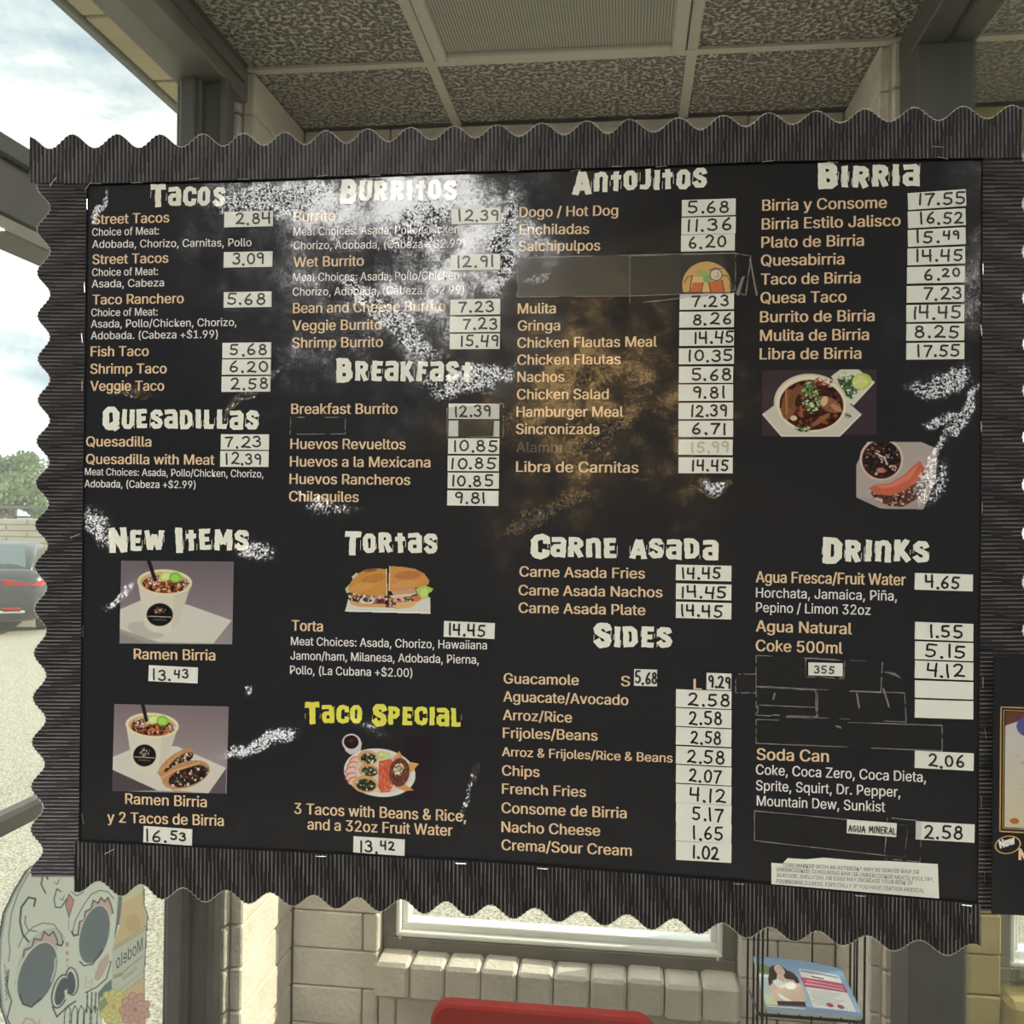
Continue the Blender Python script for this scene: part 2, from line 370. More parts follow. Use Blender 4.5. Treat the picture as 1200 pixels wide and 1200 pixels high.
# rowlock sill of ten rounded blocks
nb = 10; w = (WX1-WX0)/nb
m = MB(); m.box(-w/2+.0015, w/2-.0015, -.075, .075, -.0475, .0475, bev=.009); sb = recalc(m.build('sill_block', M_block)); sme = sb.data; bpy.data.objects.remove(sb)
for i in range(nb):
    share('sill_block', sme, wall_back, (WX0+w*(i+.5), 1.455+random.uniform(-.003, .003), .2565+random.uniform(-.003, .003)), (random.uniform(-.02, .02), random.uniform(-.02, .02), 0))
# side piers
wl = struct(box('wall_left', (-1.03, -.92, 1.09, 1.62, 0, CZ), M_mortar), 'cream painted block pier at the left of the vestibule')
block_wall_y(wl, 1.08, YF, -.935, -.905, 0, CZ, M_block)
nrow = int(round(CZ/.1016)); hh = CZ/nrow
for r in range(nrow): block(wl, -1.028, -.938, 1.065, 1.09, r*hh+.003, (r+1)*hh-.003, M_block)
wr = struct(box('wall_right', (.57, .64, 1.09, 1.62, 0, CZ), M_mortar), 'cream painted block pier at the right of the vestibule')
block_wall_y(wr, 1.09, YF, .549, .579, 0, CZ, M_block)
for r in range(nrow): block(wr, .575, .598, 1.075, 1.10, r*hh+.003, (r+1)*hh-.003, M_block)
# yellow wall with window 2
yx0, yx1, yz0, yz1 = .955, 2.2, .33, 2.50
fw = MB(); fw.box(.64, yx0, YF+.02, 1.62, 0, CZ); fw.box(yx1, 3.6, YF+.02, 1.62, 0, CZ); fw.box(yx0, yx1, YF+.02, 1.62, 0, yz0-.02); fw.box(yx0, yx1, YF+.02, 1.62, yz1, CZ)
wy = struct(recalc(fw.build('wall_front', M_ymortar)), 'yellow painted block wall at the far right')
block_wall_x(wy, .706, yx0, YF, 0, CZ, M_yblock, x_off=.12)
block_wall_x(wy, yx0, 1.36, YF, 0, .2032, M_yblock, x_off=.2)
m = MB(); m.box(-w/2+.003, w/2-.003, -.075, .075, -.055, .055, bev=.014); sb = recalc(m.build('sill_block', M_yblock)); sme2 = sb.data; bpy.data.objects.remove(sb)
for i in range(6): share('sill_block', sme2, wy, (yx0+w*(i+.5), 1.455, .262), (random.uniform(-.02, .02), 0, 0))
# windows
def window(name, x0, x1, z0, z1, label):
    e_ = struct(empty(name, ((x0+x1)/2, 1.52, z0)), label)
    def fr(nm, t, y0, y1, mt, inset):
        m = MB(); a, b_, c, d = x0+inset, x1-inset, z0+inset, z1-inset
        m.box(a, b_, y0, y1, c, c+t, bev=.003); m.box(a, b_, y0, y1, d-t, d, bev=.003); m.box(a, a+t, y0, y1, c+t, d-t, bev=.003); m.box(b_-t, b_, y0, y1, c+t, d-t, bev=.003)
        child_abs(recalc(m.build(nm, mt)), e_)
    fr('window_frame', .036, 1.47, 1.56, M_alu, 0); fr('inner_frame', .013, 1.475, 1.53, M_whitef, .036); fr('sash', .020, 1.50, 1.55, M_whitef, .047)
    g = box('window_pane', (x0+.06, x1-.06, 1.522, 1.528, z0+.06, z1-.06), M_glass, None); child_abs(g, e_)
    for s_ in (x0+.05, x1-.05):
        m = MB(); m.tube([(s_, 1.475, z0+.036), (s_, 1.470, z0+.036)], .004); child_abs(m.build('screw', M_staple), e_)
window('window_1', WX0, WX1, WZ0, WZ1, 'white framed window above the row of sill blocks')
window('window_2', yx0, yx1, yz0, yz1, 'white framed window in the yellow wall')

# ------------------------------------------------------------------ left storefront (side door with transom)
d1 = struct(empty('door_1', (-.98, .5, 0)), 'grey aluminium framed glass door and header on the left')
def D(name, b_, mt=M_alu, bev=.002): return child_abs(box(name, b_, mt, None, bev), d1)
D('header', (-1.045, -.92, -.02, 1.075, 2.495, CZ)); D('header_bead', (-.925, -.915, -.02, 1.05, 2.530, 2.536), M_border)
m = MB(); m.box(-1.045, -.92, .965, 1.0, 0, 2.495, bev=.003); m.box(-1.045, -1.0, 1.0, 1.064, 0, 2.495, bev=.003); m.box(-.932, -.914, .945, .975, 0, 2.495, bev=.003); m.box(-1.02, -.985, .93, .975, 0, 2.495, bev=.003); m.box(-.99, -.975, .945, .975, 0, 2.495, bev=.002)
child_abs(recalc(m.build('door_post', M_alu_d)), d1)
D('transom_bar', (-.985, -.93, -.02, .955, 1.945, 2.068), M_alu_d, .004); D('transom_lip', (-.99, -.918, -.02, .955, 1.915, 1.938), M_fascia, .003)
D('transom_lip', (-.99, -.922, -.02, .955, 2.028, 2.034), M_border, .001)
D('push_bar', (-.955, -.925, -.02, .90, 1.010, 1.042), M_alu, .006)
D('door_pane', (-.984, -.978, -.02, .95, .02, 1.925), M_glass2, 0); D('transom_pane', (-.984, -.978, -.02, .95, 2.07, 2.495), M_glass2, 0)
# outside soffit and eave
sf = struct(empty('roof_soffit', (-1.1, .5, CZ)), 'cream panelled soffit under the eave outside')
y = -.1
while y < 1.33:
    child_abs(box('soffit_panel', (-1.175, -1.047, y+.004, min(y+.295, 1.33), CZ-.004, CZ+.02), M_soffit, None, .003), sf); y += .30
child_abs(box('fascia_board', (-1.20, -1.176, -.1, 1.34, CZ-.012, CZ+.24), M_fascia, None, .004), sf)
child_abs(box('roof_deck', (-1.175, 3.7, -.12, 1.72, CZ+.32, CZ+.42), M_fascia, None, .004), sf)

# ------------------------------------------------------------------ right partition frame
w3 = struct(empty('window_3', (.64, .5, 0)), 'dark aluminium glass partition at the right of the vestibule')
def E_(name, b_, mt=M_alu, bev=.003): return child_abs(box(name, b_, mt, None, bev), w3)
E_('header', (.585, .705, -.02, 1.07, 2.50, CZ-.004), M_alu_d); E_('header_bead', (.64, .646, -.02, 1.07, 2.494, 2.500), M_border, 0)
E_('partition_post', (.587, .703, .94, 1.07, 0, 2.50), M_alu_d); E_('partition_pane', (.642, .648, .0, .94, .05, 2.50), M_glass, 0)
E_('bottom_rail', (.60, .69, -.02, .94, 0, .08))
# the pane that the board hangs on
w4 = struct(box('window_4', (-.98, 2.6, .020, .026, .02, 2.57), M_glass), 'clear glass pane that the menu board hangs on')
# room behind the camera
struct(box('wall_rear', (-4.2, 3.6, -6.2, -6.0, 0, CZ), M_wall), 'interior wall behind the viewer')
struct(box('wall_side', (3.4, 3.6, -6.0, 1.43, 0, CZ), M_wall), 'interior wall on the right')
wside = struct(box('wall_far_left', (-4.2, -4.0, -6.0, -.1, 0, CZ), M_wall), 'interior wall on the left')
struct(box('wall_left_front', (-4.0, -1.05, -.12, .0, 0, CZ), M_wall), 'interior wall to the left of the glass')

# ceiling troffers of the dining room and one warm pendant
M_lamp = emis('troffer_diffuser', (1, .985, .95, 1), TROFFER_L)
M_warm = emis('warm_pendant_glow', (1, .62, .22, 1), 48)
def troffer(x, y, lab, hx=.32, hy=.62, M_lamp=M_lamp, group='ceiling lights of the dining room'):
    t = tag(empty('ceiling_light', (x, y, CZ)), lab, 'light', group)
    child_abs(box('light_frame', (x-hx, x+hx, y-hy, y+hy, CZ-.02, CZ+.015), M_tee, None, .004), t)
    child_abs(box('diffuser', (x-hx+.03, x+hx-.03, y-hy+.03, y+hy-.03, CZ-.026, CZ-.019), M_lamp), t)
for x, y, lab in ((-.83, -2.27, 'white ceiling light behind the viewer on the left'), 
                  (-2.6, -1.5, 'white ceiling light behind the viewer at far left'), (1.85, -2.3, 'white ceiling light behind the viewer just right of the board')):
    troffer(x, y, lab)
M_vfill = emis('vestibule_fill_light', (1, .95, .86, 1), 26)  # unseen lamp added to brighten the vestibule
troffer(-.17, .20, 'added white fill light in the vestibule, unseen above the board', .30, .14, M_vfill, 'added fill lights beyond the board')
troffer(1.95, .45, 'added white fill light, out of view in the yellow room at the right', .30, .40, M_lamp, 'added fill lights beyond the board')  # also added, out of view, to light the vestibule through the partition glass
pd = tag(empty('pendant_lamp', tuple(W1)), 'warm glowing pendant lamp hanging behind the viewer', 'lamp')
import bmesh
bm = bmesh.new(); bmesh.ops.create_uvsphere(bm, u_segments=20, v_segments=12, radius=.11); me = bpy.data.meshes.new('lamp_globe'); bm.to_mesh(me); bm.free(); me.materials.append(M_warm)
share('lamp_globe', me, pd); m = MB(); m.tube([(0, 0, .16), (0, 0, CZ-W1[2])], .006); m.build('cord', M_border, pd)

# ================================================================== THE MENU BOARD
board = tag(empty('menu_board', (0, 0, 1.5)), 'big glossy black menu board with scalloped corrugated edging and handwritten price labels', 'menu board')
def bch(o): o.parent = board; o.location.z -= 1.5; return o
c4 = [UY(99, 205), UY(1158, 180), UY(1152, 1062), UY(90, 992)]
NX, NZ = 60, 48
vs = []; fs = []
for j in range(NZ+1):
    for i in range(NX+1):
        a, b = i/NX, j/NZ
        p = (1-a)*(1-b)*c4[0]+a*(1-b)*c4[1]+a*b*c4[2]+(1-a)*b*c4[3]; vs.append((p[0], 0, p[2]))
for j in range(NZ):
    for i in range(NX): k = j*(NX+1)+i; fs.append((k, k+NX+1, k+NX+2, k+1))
nb_ = len(vs); vs += [(v[0], .0022, v[2]) for v in vs]
fs += [tuple(i+nb_ for i in f[::-1]) for f in list(fs)]
for i in range(NX): fs.append((i, i+1, nb_+i+1, nb_+i)); k = NZ*(NX+1)+i; fs.append((k+1, k, nb_+k, nb_+k+1))
for j in range(NZ): k = j*(NX+1); fs.append((k+NX+1, k, nb_+k, nb_+k+NX+1)); k += NX; fs.append((k, k+NX+1, nb_+k+NX+1, nb_+k))
sheet = bch(mesh_obj('sheet', vs, fs, M_sheet))
YP, YS, YM = -.0006, -.0014, -.0018     # print, stickers, marker

# --- printed lines
try:
    import os
    FONT = bpy.data.fonts.load(os.path.join(bpy.utils.system_resource('DATAFILES'), 'fonts', 'Inter.woff2'))
except Exception:
    FONT = None
def text_mesh(s, offset=0.0, shear=0.0):
    cu = bpy.data.curves.new('t', 'FONT'); cu.body = s; cu.size = 1; cu.resolution_u = 3; cu.offset = offset; cu.shear = shear
    if FONT: cu.font = FONT
    o = bpy.data.objects.new('t', cu); COL.objects.link(o)
    dg = bpy.context.evaluated_depsgraph_get(); dg.update()
    me = bpy.data.meshes.new_from_object(o.evaluated_get(dg)); bpy.data.objects.remove(o); bpy.data.curves.remove(cu)
    n = len(me.vertices); co = np.zeros(n*3); me.vertices.foreach_get('co', co)
    return me, co.reshape(-1, 3)
CAPH = .5087 if FONT else .73
def place_text(s, x0, x1, y0, cap, mt, y1=None, name='item_text', offset=.003, Y=YP, parent=None, U=None, shear=0, label=None, bold=.034):
    U = U or (lambda x, y: UY(x, y, Y)); me, co = text_mesh(s, offset, shear)
    if y1 is None:
        A = U(x0, y0); B = U(x1, y0); B = np.array([B[0], B[1], A[2]])
    else: A = U(x0, y0); B = U(x1, y1)
    mn, mx_ = co[:, 0].min(), co[:, 0].max(); wd_ = np.linalg.norm(B-A)
    C_ = U(x0, y0-cap); h = np.linalg.norm(C_-A)
    ex = (B-A)/wd_; up = C_-A; up = up - ex*np.dot(up, ex); up /= np.linalg.norm(up)
    sx = wd_/(mx_-mn); sy = h/CAPH
    P = A[None, :] + ((co[:, 0]-mn)*sx)[:, None]*ex + (co[:, 1]*sy)[:, None]*up
    P3 = []; F3 = []; polys = [tuple(p_.vertices) for p_ in me.polygons]; sh = (-bold, 0.0, bold) if bold else (0.0,)
    for q, dx in enumerate(sh):
        P3.append(P+ex*dx*h+np.array([0, -q*4e-6, 0])); F3 += [tuple(i+q*len(P) for i in f_) for f_ in polys]
    bpy.data.meshes.remove(me); me = bpy.data.meshes.new(name); me.from_pydata([tuple(v) for v in np.concatenate(P3)], [], F3); me.materials.append(mt); me.update()
    o = bpy.data.objects.new(name, me); COL.objects.link(o)
    if label: o['label'] = label
    if parent is None: bch(o)
    return o
O, Wt = 12.0, 9.3
LINES = [
 ('Street Tacos',109,198,262.8,11.6,'o'),('Choice of Meat:',108,186,276.5,9,'w'),('Adobada, Chorizo, Carnitas, Pollo',108,294.5,290.6,9,'w',288.4),
 ('Street Tacos',108.5,197,309.6,11.4,'o'),('Choice of Meat:',108,185,323.6,9,'w'),('Asada, Cabeza',107.5,192,337,9,'w'),
 ('Taco Ranchero',108.5,215,356.8,11.4,'o'),('Choice of Meat:',107,184.5,370.7,9,'w'),('Asada, Pollo/Chicken, Chorizo,',106.5,277,384,9,'w'),('Adobada. (Cabeza +$1.99)',106.5,255,397.6,9,'w'),
 ('Fish Taco',106.5,174,417.6,11.6,'o'),('Shrimp Taco',106,195,438,11.6,'o'),('Veggie Taco',106,192,458,11.6,'o'),
 ('Quesadilla',101,177,523,11.6,'o'),('Quesadilla with Meat',101,251,543.6,11.6,'o'),('Meat Choices: Asada, Pollo/Chicken, Chorizo,',99.5,308.5,556.8,8.4,'w',559.5),('Adobada, (Cabeza +$2.99)',99,229,571,8.6,'w'),
 ('Ramen Birria',157,252,772.4,12.4,'o',774),('Ramen Birria',147,242,942,12.4,'o',946),('y 2 Tacos de Birria',126,262,963.5,12.4,'o',968),
 ('Burrito',344.5,393,260,12,'o'),('Meat Choices: Asada, Pollo/Chicken,',344,541,276,9.6,'w',273),('Chorizo, Adobada, (Cabeza +$2.99)',344,545,292.4,9.6,'w',290),
 ('Wet Burrito',344,426,313,12,'o'),('Meat Choices: Asada, Pollo/Chicken,',343.5,541,329.6,9.6,'w',327.5),('Chorizo, Adobada, (Cabeza +$2.99)',343,544,346.6,9.6,'w',344.5),
 ('Bean and Cheese Burrito',343.5,522,367,12,'o'),('Veggie Burrito',343,447,387.4,12,'o'),('Shrimp Burrito',342.5,448.5,407.6,12,'o'),
 ('Breakfast Burrito',341.5,465.5,485,12,'o'),('Huevos Revueltos',340.5,475,526,12,'o'),('Huevos a la Mexicana',340,504,546.6,12,'o'),('Huevos Rancheros',339.5,480.5,567,12,'o'),('Chilaquiles',339,420,587.4,12,'o'),
 ('Torta',342,378,739,12.4,'o'),('Meat Choices: Asada, Chorizo, Hawaiiana',341,570.5,756,9.8,'w',761),('Jamon/ham, Milanesa, Adobada, Pierna,',340.5,561,772.8,9.8,'w',778),('Pollo, (La Cubana +$2.00)',340,483,789.8,9.8,'w',793.4),
 ('3 Tacos with Beans & Rice,',345,546,953.6,12.8,'o',963),('and a 32oz Fruit Water',360.5,530,972,12.8,'o',979.6),
 ('Dogo / Hot Dog',609,724,254.6,12,'o',252.4),('Enchiladas',609,690,275,12,'o',274),('Salchipulpos',608,703,294.4,12,'o',293.5),
 ('Mulita',607,651,367.6,12,'o'),('Gringa',607,656,387.6,12,'o'),('Chicken Flautas Meal',606.5,769.5,407.6,12,'o'),('Chicken Flautas',606.5,727,427.6,12,'o'),
 ('Nachos',606.5,661,447.6,12,'o'),('Chicken Salad',606,713,468,12,'o'),('Hamburger Meal',605.5,730,488.4,12,'o'),('Sincronizada',605,702,508.6,12,'o'),('Alambre',605,670,530,12,'d'),('Libra de Carnitas',605,748,553,12.4,'o'),
 ('Carne Asada Fries',609,755.5,675.6,12,'o',678),('Carne Asada Nachos',608,776,697.4,12,'o',700),('Carne Asada Plate',608,756,718,12,'o',721),
 ('Guacamole',590.5,678,800.8,12,'o',803),('S',728,738,804,12,'o'),('L',813,822,807.6,12,'o'),('Aguacate/Avocado',590,736,822,12,'o',826.4),('Arroz/Rice',589.5,670,843.6,12,'o'),('Frijoles/Beans',589.5,700,864.6,12,'o',868),
 ('Arroz & Frijoles/Rice & Beans',588.5,788,886,10.4,'o',893.6),('Chips',588.5,632,908.6,12,'o'),('French Fries',588.5,686.5,930,12,'o',934),('Consome de Birria',588,734,952.6,12.4,'o',959),('Nacho Cheese',588,703,975,12.4,'o',979.6),('Crema/Sour Cream',588,740,996,12.4,'o',1003),
 ('Birria y Consome',893.5,1039,247,13,'o',243.6),('Birria Estilo Jalisco',893,1055,269,13,'o',264.6),('Plato de Birria',892.5,1012,290.4,13,'o',288),('Quesabirria',892,989,311.6,13,'o'),('Taco de Birria',892,1008,333.6,13,'o'),
 ('Quesa Taco',891.5,991.5,355.4,13,'o'),('Burrito de Birria',891,1024.5,377.8,13,'o'),('Mulita de Birria',891,1018,399.6,13,'o'),('Libra de Birria',890.5,1009,421.2,13,'o'),
 ('Agua Fresca/Fruit Water',886,1061,682.4,13.2,'o',686),('Horchata, Jamaica, Piña,',886,1051,700,11.4,'w',704),('Pepino / Limon 32oz',886,1020,717.2,11.4,'w',720.6),('Agua Natural',886,998,740,13.2,'o',743.4),('Coke 500ml',886,987,762.8,13.2,'o',766),
 ('Soda Can',887,971,890.4,13.6,'o',893),('Coke, Coca Zero, Coca Dieta,',886,1085,907.4,11.8,'w',916.6),('Sprite, Squirt, Dr. Pepper,',886,1055,926,11.8,'w',934),('Mountain Dew, Sunkist',887,1037,944,11.8,'w',951.4)]
MT = {'o': M_orange, 'w': M_white, 'd': M_dim}; NM = {'o': 'item_lettering', 'w': 'description_lettering', 'd': 'item_lettering'}
for t in LINES:
    place_text(t[0], t[1], t[2], t[3], t[4], MT[t[5]], t[6] if len(t) > 6 else None, NM[t[5]], .0, bold=.030 if t[5] != 'w' else .015)

# --- chunky cut-out headings
GL = {  # strokes in a unit-high box; width, polylines
 'T': (.62, [[(0,.88),(.62,.88)],[(.31,.88),(.31,.0)]]), 'a': (.60, [[(.04,.86),(.42,.88),(.50,.78),(.50,.02)],[(.50,.52),(.18,.52),(.10,.42),(.10,.2),(.18,.1),(.50,.12)]]),
 'C': (.58, [[(.52,.66),(.50,.84),(.34,.9),(.18,.86),(.10,.72),(.10,.28),(.18,.14),(.34,.1),(.50,.16),(.52,.34)]]),
 'O': (.60, [[(.12,.5),(.12,.74),(.22,.88),(.38,.88),(.48,.74),(.48,.26),(.38,.12),(.22,.12),(.12,.26),(.12,.5)]]),
 'S': (.56, [[(.48,.72),(.42,.87),(.2,.88),(.1,.76),(.12,.62),(.28,.52),(.42,.44),(.48,.3),(.42,.14),(.2,.11),(.08,.28)]]),
 'B': (.60, [[(.12,.0),(.12,1.)],[(.12,.89),(.38,.88),(.47,.76),(.46,.62),(.36,.53),(.12,.52)],[(.36,.53),(.49,.42),(.49,.22),(.38,.11),(.12,.11)]]),
 'U': (.60, [[(.11,1.),(.11,.28),(.2,.12),(.38,.12),(.48,.28),(.48,1.)]]), 'R': (.62, [[(.12,.0),(.12,1.)],[(.12,.89),(.38,.88),(.48,.78),(.48,.6),(.38,.5),(.12,.5)],[(.30,.5),(.52,.0)]]),
 'I': (.26, [[(.13,0),(.13,1.)]]), 't': (.46, [[(.24,0),(.24,1.)],[(.0,.70),(.46,.70)]]), 'E': (.52, [[(.12,0),(.12,1.)],[(.12,.89),(.5,.89)],[(.12,.5),(.44,.5)],[(.12,.11),(.5,.11)]]),
 'K': (.60, [[(.12,0),(.12,1.)],[(.5,1.),(.2,.48)],[(.22,.56),(.54,0)]]), 'F': (.50, [[(.12,0),(.12,1.)],[(.12,.89),(.48,.89)],[(.12,.5),(.42,.5)]]),
 'Q': (.64, [[(.12,.5),(.12,.74),(.22,.88),(.42,.88),(.52,.74),(.52,.26),(.42,.12),(.22,.12),(.12,.26),(.12,.5)],[(.36,.34),(.58,.0)]]),
 'D': (.60, [[(.12,0),(.12,1.)],[(.12,.89),(.34,.88),(.48,.74),(.48,.26),(.34,.12),(.12,.11)]]), 'L': (.48, [[(.12,1.),(.12,0)],[(.12,.11),(.46,.11)]]),
 'N': (.66, [[(.11,0),(.11,1.)],[(.12,.92),(.52,.08)],[(.54,0),(.54,1.)]]), 'W': (.84, [[(.08,1.),(.22,.06)],[(.22,.06),(.42,.8)],[(.42,.8),(.62,.06)],[(.62,.06),(.76,1.)]]),
 'M': (.78, [[(.11,0),(.12,1.)],[(.13,.92),(.38,.3)],[(.38,.3),(.63,.92)],[(.65,1.),(.66,0)]]), 'J': (.46, [[(.34,1.),(.34,.26),(.26,.12),(.02,.14)]]),
 'n': (.60, [[(.12,0),(.12,.94)],[(.12,.76),(.28,.88),(.42,.86),(.49,.74),(.49,0)]]), 'A': (.66, [[(.08,0),(.31,.95)],[(.35,.95),(.58,0)],[(.2,.3),(.48,.3)]]),
 'P': (.58, [[(.12,0),(.12,1.)],[(.12,.89),(.36,.88),(.47,.78),(.47,.58),(.36,.46),(.12,.46)]])}
def stroke_quads(pl, hw, cap, jit, r):
    """rough-edged ribbon along a polyline as small convex pieces"""
    out = []
    for (x0, y0), (x1, y1) in zip(pl[:-1], pl[1:]):
        d = math.hypot(x1-x0, y1-y0) or 1e-6; ux, uy = (x1-x0)/d, (y1-y0)/d; nx, ny = -uy, ux
        n = max(1, int(d/.13)); t0 = -cap; 
        L_ = []; R_ = []
        for i in range(n+1):
            t = -cap + (d+2*cap)*i/n
            a = hw*(1+r.uniform(-jit, jit)); b = hw*(1+r.uniform(-jit, jit)); q = r.uniform(-jit, jit)*hw if i in (0, n) else 0
            L_.append((x0+ux*(t+q)+nx*a, y0+uy*(t+q)+ny*a)); R_.append((x0+ux*(t-q)-nx*b, y0+uy*(t-q)-ny*b))
        for i in range(n): out.append([R_[i], R_[i+1], L_[i+1], L_[i]])
    return out
def heading(word, label, x0, x1, yt, yb, mt, y1b=None, big=None):
    """word letters; big = indexes of taller initials; yt..yb = height of the ordinary letters at the left end"""
    r = random.Random(word); big = big or [0]; hw = .118
    polys = []; x = 0
    for i, ch in enumerate(word):
        if ch == ' ': x += .42; continue
        w_, st = GL[ch]; k = 1.22 if i in big else 1.0; ang = r.uniform(-.045, .045); dy = r.uniform(-.03, .03) - (.10 if i in big else 0)
        for pl in st:
            closed = pl[0] == pl[-1]; capd = 0.0 if (len(pl) == 2) else .04
            pl = [(px_, min(max(py_, .0), 1.)) for px_, py_ in pl]
            for q in stroke_quads(pl, hw*(1.0 if i not in big else 1.05), capd, .14, r):
                polys.append([(x+k*(a-b*ang*1.0), dy+k*(b+a*ang)) for a, b in q])
            if len(pl) > 2:
                for (a, b) in pl[1:-1] + ([pl[0]] if closed else []):
                    polys.append([(x+k*(a+hw*.97*math.cos(t*PI/4)-b*ang), dy+k*(b+hw*.97*math.sin(t*PI/4)+a*ang)) for t in range(8)])
        # loose scratchy slivers beside the letter
        for _ in range(2):
            sx = x+r.choice([-.03, w_*k+.0]); sy = r.uniform(0, .5); L1 = r.uniform(.2, .5)
            polys.append([(sx, sy), (sx+.022, sy+.01), (sx+.03, sy+L1), (sx+.012, sy+L1)])
        x += w_*k + .14
    W_ = max(p[0] for q in polys for p in q); mn = min(p[0] for q in polys for p in q)
    A = UY(x0, yb, YP); B = UY(x1, y1b if y1b is not None else yb, YP)
    if y1b is None: B = np.array([B[0], B[1], A[2]])
    hgt = np.linalg.norm(UY(x0, yt, YP)-A); wd_ = np.linalg.norm(B-A); ex = (B-A)/wd_; up = np.array([-ex[2], 0, ex[0]])
    m = MB()
    for k, q in enumerate(polys):
        m.add([A+ex*(p[0]-mn)/(W_-mn)*wd_+up*p[1]*hgt + np.array([0, -(k % 40)*2e-6, 0]) for p in q], [tuple(range(len(q)))])
    o = bch(m.build('heading', mt)); o['label'] = label; return o
heading('TaCOS', 'cream rough-cut heading reading Tacos', 175, 264, 219, 241, M_head, 242)
heading('BURRItOS', 'cream rough-cut heading reading Burritos', 398, 536, 213, 236, M_head, 234)
heading('BREaKFaSt', 'cream rough-cut heading reading Breakfast', 393, 553, 423, 446, M_head, 447)
heading('QUESaDILLaS', 'cream rough-cut heading reading Quesadillas', 120, 304, 480, 502, M_head, 503)
heading('NEW ItEMS', 'cream rough-cut heading reading New Items', 127, 292, 621, 645, M_head, 645, [0, 4])
heading('TORtaS', 'cream rough-cut heading reading Tortas', 404, 513, 625, 648, M_head, 648)
heading('TaCO SPECIaL', 'yellow rough-cut heading reading Taco Special', 357, 541, 825, 846, M_yellow, 851, [0, 5])
heading('AntOJItOS', 'cream rough-cut heading reading Antojitos', 670, 829, 203, 226, M_head, 220)
heading('CaRnE ASaDa', 'cream rough-cut heading reading Carne Asada', 621, 842, 629, 652, M_head, 656, [0])
heading('SIDES', 'cream rough-cut heading reading Sides', 695, 788, 733, 757, M_head, 759)
heading('BIRRIa', 'cream rough-cut heading reading Birria', 958, 1078, 195, 220, M_head, 217)
heading('DRInKS', 'cream rough-cut heading reading Drinks', 963, 1089, 632, 657, M_head, 659)

# --- handwriting
def arc(cx, cy, rx, ry, a0, a1, n=9): return [(cx+rx*math.cos(math.radians(a0+(a1-a0)*i/n)), cy+ry*math.sin(math.radians(a0+(a1-a0)*i/n))) for i in range(n+1)]
HW = {
 '0': (.58, [arc(.29,.5,.25,.46,90,450,14)]), '1': (.20, [[(.10,1),(.09,.5),(.10,0)]]),
 '2': (.60, [arc(.27,.76,.22,.22,165,-30,8)+[(.36,.42),(.04,.04),(.2,.08),(.58,.02)]]),
 '3': (.56, [arc(.24,.76,.22,.21,150,-80,8)+[(.2,.54)]+arc(.24,.28,.26,.26,80,-150,9)]),
 '4': (.58, [[(.06,.98),(.03,.46),(.52,.46)],[(.50,1.),(.46,.5),(.47,0)]]),
 '5': (.56, [[(.52,.97),(.10,.97),(.08,.56)]+arc(.24,.30,.26,.27,115,-140,9)]),
 '6': (.54, [[(.40,.98),(.16,.70),(.05,.34)]+arc(.27,.24,.21,.22,170,-190,12)]),
 '7': (.56, [[(.02,.92),(.54,.94),(.34,.5),(.22,0)]]),
 '8': (.54, [arc(.27,.76,.18,.20,270,-90,12)+arc(.27,.27,.23,.26,90,-270,14)]),
 '9': (.52, [arc(.24,.72,.20,.22,20,380,12)+[(.44,.5),(.40,0)]]),
 '.': (.16, [[(.07,.03),(.09,.0)]]),
 'A': (.60, [[(0,0),(.28,1),(.56,0)],[(.1,.36),(.48,.36)]]), 'G': (.62, [arc(.3,.5,.28,.46,50,300,10)+[(.56,.14),(.56,.44),(.3,.44)]]), 'U': (.58, [[(.04,1),(.06,.3)]+arc(.28,.26,.22,.24,190,350,6)+[(.52,.4),(.52,1)]]),
 'M': (.74, [[(.02,0),(.1,1),(.36,.3),(.62,1),(.7,0)]]), 'I': (.14, [[(.07,0),(.07,1)]]), 'N': (.62, [[(.05,0),(.06,1),(.52,0),(.54,1)]]), 'E': (.5, [[(.5,1),(.06,.97),(.05,0),(.5,.02)],[(.06,.52),(.4,.54)]]),
 'R': (.56, [[(.05,0),(.06,1),(.4,.94),(.46,.7),(.1,.5),(.5,0)]]), 'L': (.46, [[(.06,1),(.05,.02),(.44,.03)]]), ' ': (.25, [])}
